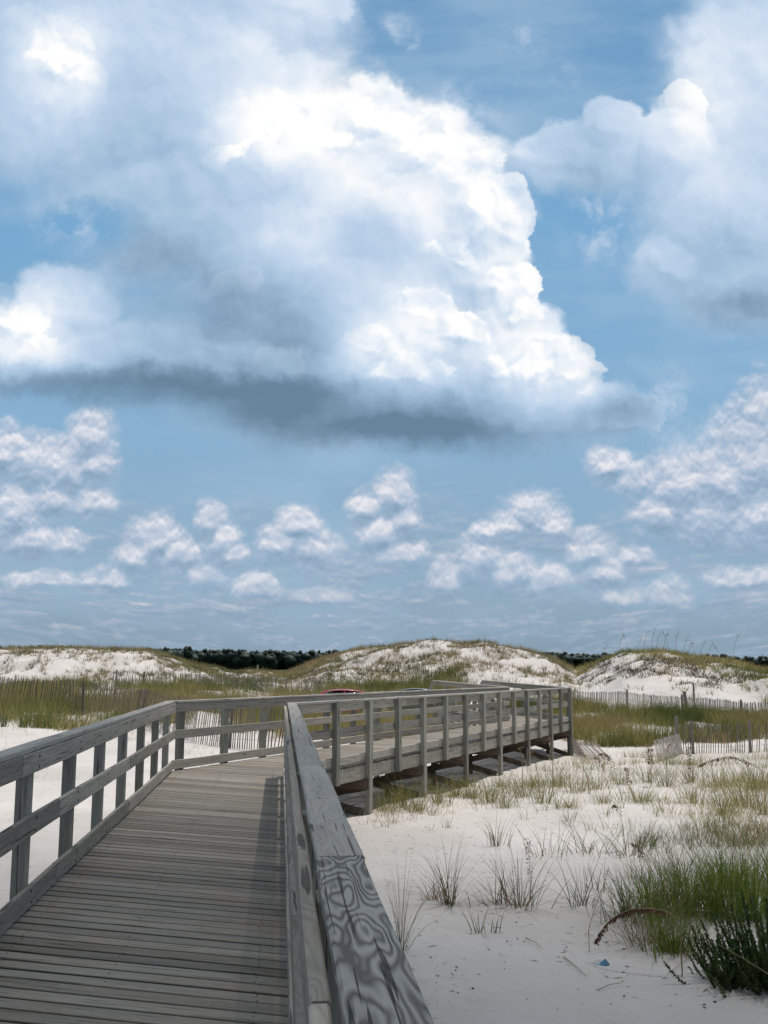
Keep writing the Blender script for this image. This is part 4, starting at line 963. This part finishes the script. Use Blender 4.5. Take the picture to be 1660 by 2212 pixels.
def litter():
    V = []; Fq = []; T = []; n = 2600
    d = 6 + 22 * rng.random(n) ** 1.3; px = rng.uniform(760, 1750, n); x = (px - CX) / F * d; l = np.stack([x, d], 1)
    d2_ = 8 + 20 * rng.random(900); x2 = (rng.uniform(-60, 560, 900) - CX) / F * d2_; l = np.concatenate([l, np.stack([x2, d2_], 1)])
    l = l[clear_walk(l[:, 0], l[:, 1])]; l = l[vnoise(l[:, 0] * .8, l[:, 1] * .8 + 30) > .35]; z = H(l[:, 0], l[:, 1]) + .004
    for (x, y), zz in zip(l, z):
        a = random.uniform(0, 6.3); L = random.choice((.008, .012, .02, .05)) * random.uniform(.6, 1.4); w = L * .35 if L < .03 else .004; b = len(V); c, s_ = math.cos(a), math.sin(a)
        V += [(x - c * L, y - s_ * L, zz), (x - s_ * w, y + c * w, zz + .003), (x + c * L, y + s_ * L, zz + .006 * random.random()), (x + s_ * w, y - c * w, zz)]; Fq.append((b, b + 1, b + 2, b + 3)); T += [random.random()] * 4
    g = GB(); g.add(np.array(V), np.array(Fq), np.array(T)); tag(g.build('sand_litter', M['dark_brush']), 'tiny bits of plant litter and shell scattered over the sand', 'litter', kind='stuff')
litter()
twig(1218, 2070, 1268, 2118, 'long thin twig lying on the sand left of the blue scrap', .005)
twig(1135, 2030, 1172, 2055, 'short pale twig on the sand further left and above the long thin one')
twig(1290, 2143, 1345, 2128, 'thin twig lying flat below the blue scrap')
twig(1500, 2065, 1430, 2125, 'twig poking out of the sand left of the dark bush', .003)
def chip(px, py, s, label=None, group=None):
    p = hit(px, py); bm = bmesh.new(); bmesh.ops.create_icosphere(bm, subdivisions=2, radius=1)
    k = random.uniform(0, 50)
    for v in bm.verts: v.co = Vector((v.co.x * s, v.co.y * s * .7, v.co.z * s * .4)) * (1 + .5 * mnoise.noise(v.co * 1.5 + Vector((k, 0, 0))))
    me = bpy.data.meshes.new('debris_chip'); bm.to_mesh(me); bm.free(); me.materials.append(M['dark_brush_solid']); o = bpy.data.objects.new('debris_chip', me); COL.objects.link(o)
    o.location = p + V3((0, 0, s * .15)); o.rotation_euler = (0, 0, random.uniform(0, 6)); tag(o, label, 'debris', group)
M['dark_brush_solid'] = plain('dark debris', (.05, .04, .033), .8)
chip(1545, 2165, .018, 'darkest debris chip, alone below the dark bush at the bottom right')
for i_, (px, py, s) in enumerate(sorted(((1096, 2037, .013), (1132, 2036, .010), (882, 1806, .014), (1022, 2140, .016), (1347, 2102, .012), (1345, 2120, .010), (1298, 2028, .009), (1178, 1815, .012), (1102, 1810, .012), (920, 1788, .018), (938, 1785, .016), (1140, 2160, .008),
                   (1205, 2185, .008), (1090, 2095, .008), (1320, 2172, .010), (1460, 2150, .009), (1250, 2140, .008), (985, 2100, .010), (1003, 2075, .008), (1188, 1975, .008)))):
    chip(px, py, s, ORD[i_] + ' from the left of the dark debris specks on the near sand', 'dark specks of debris on the near sand')
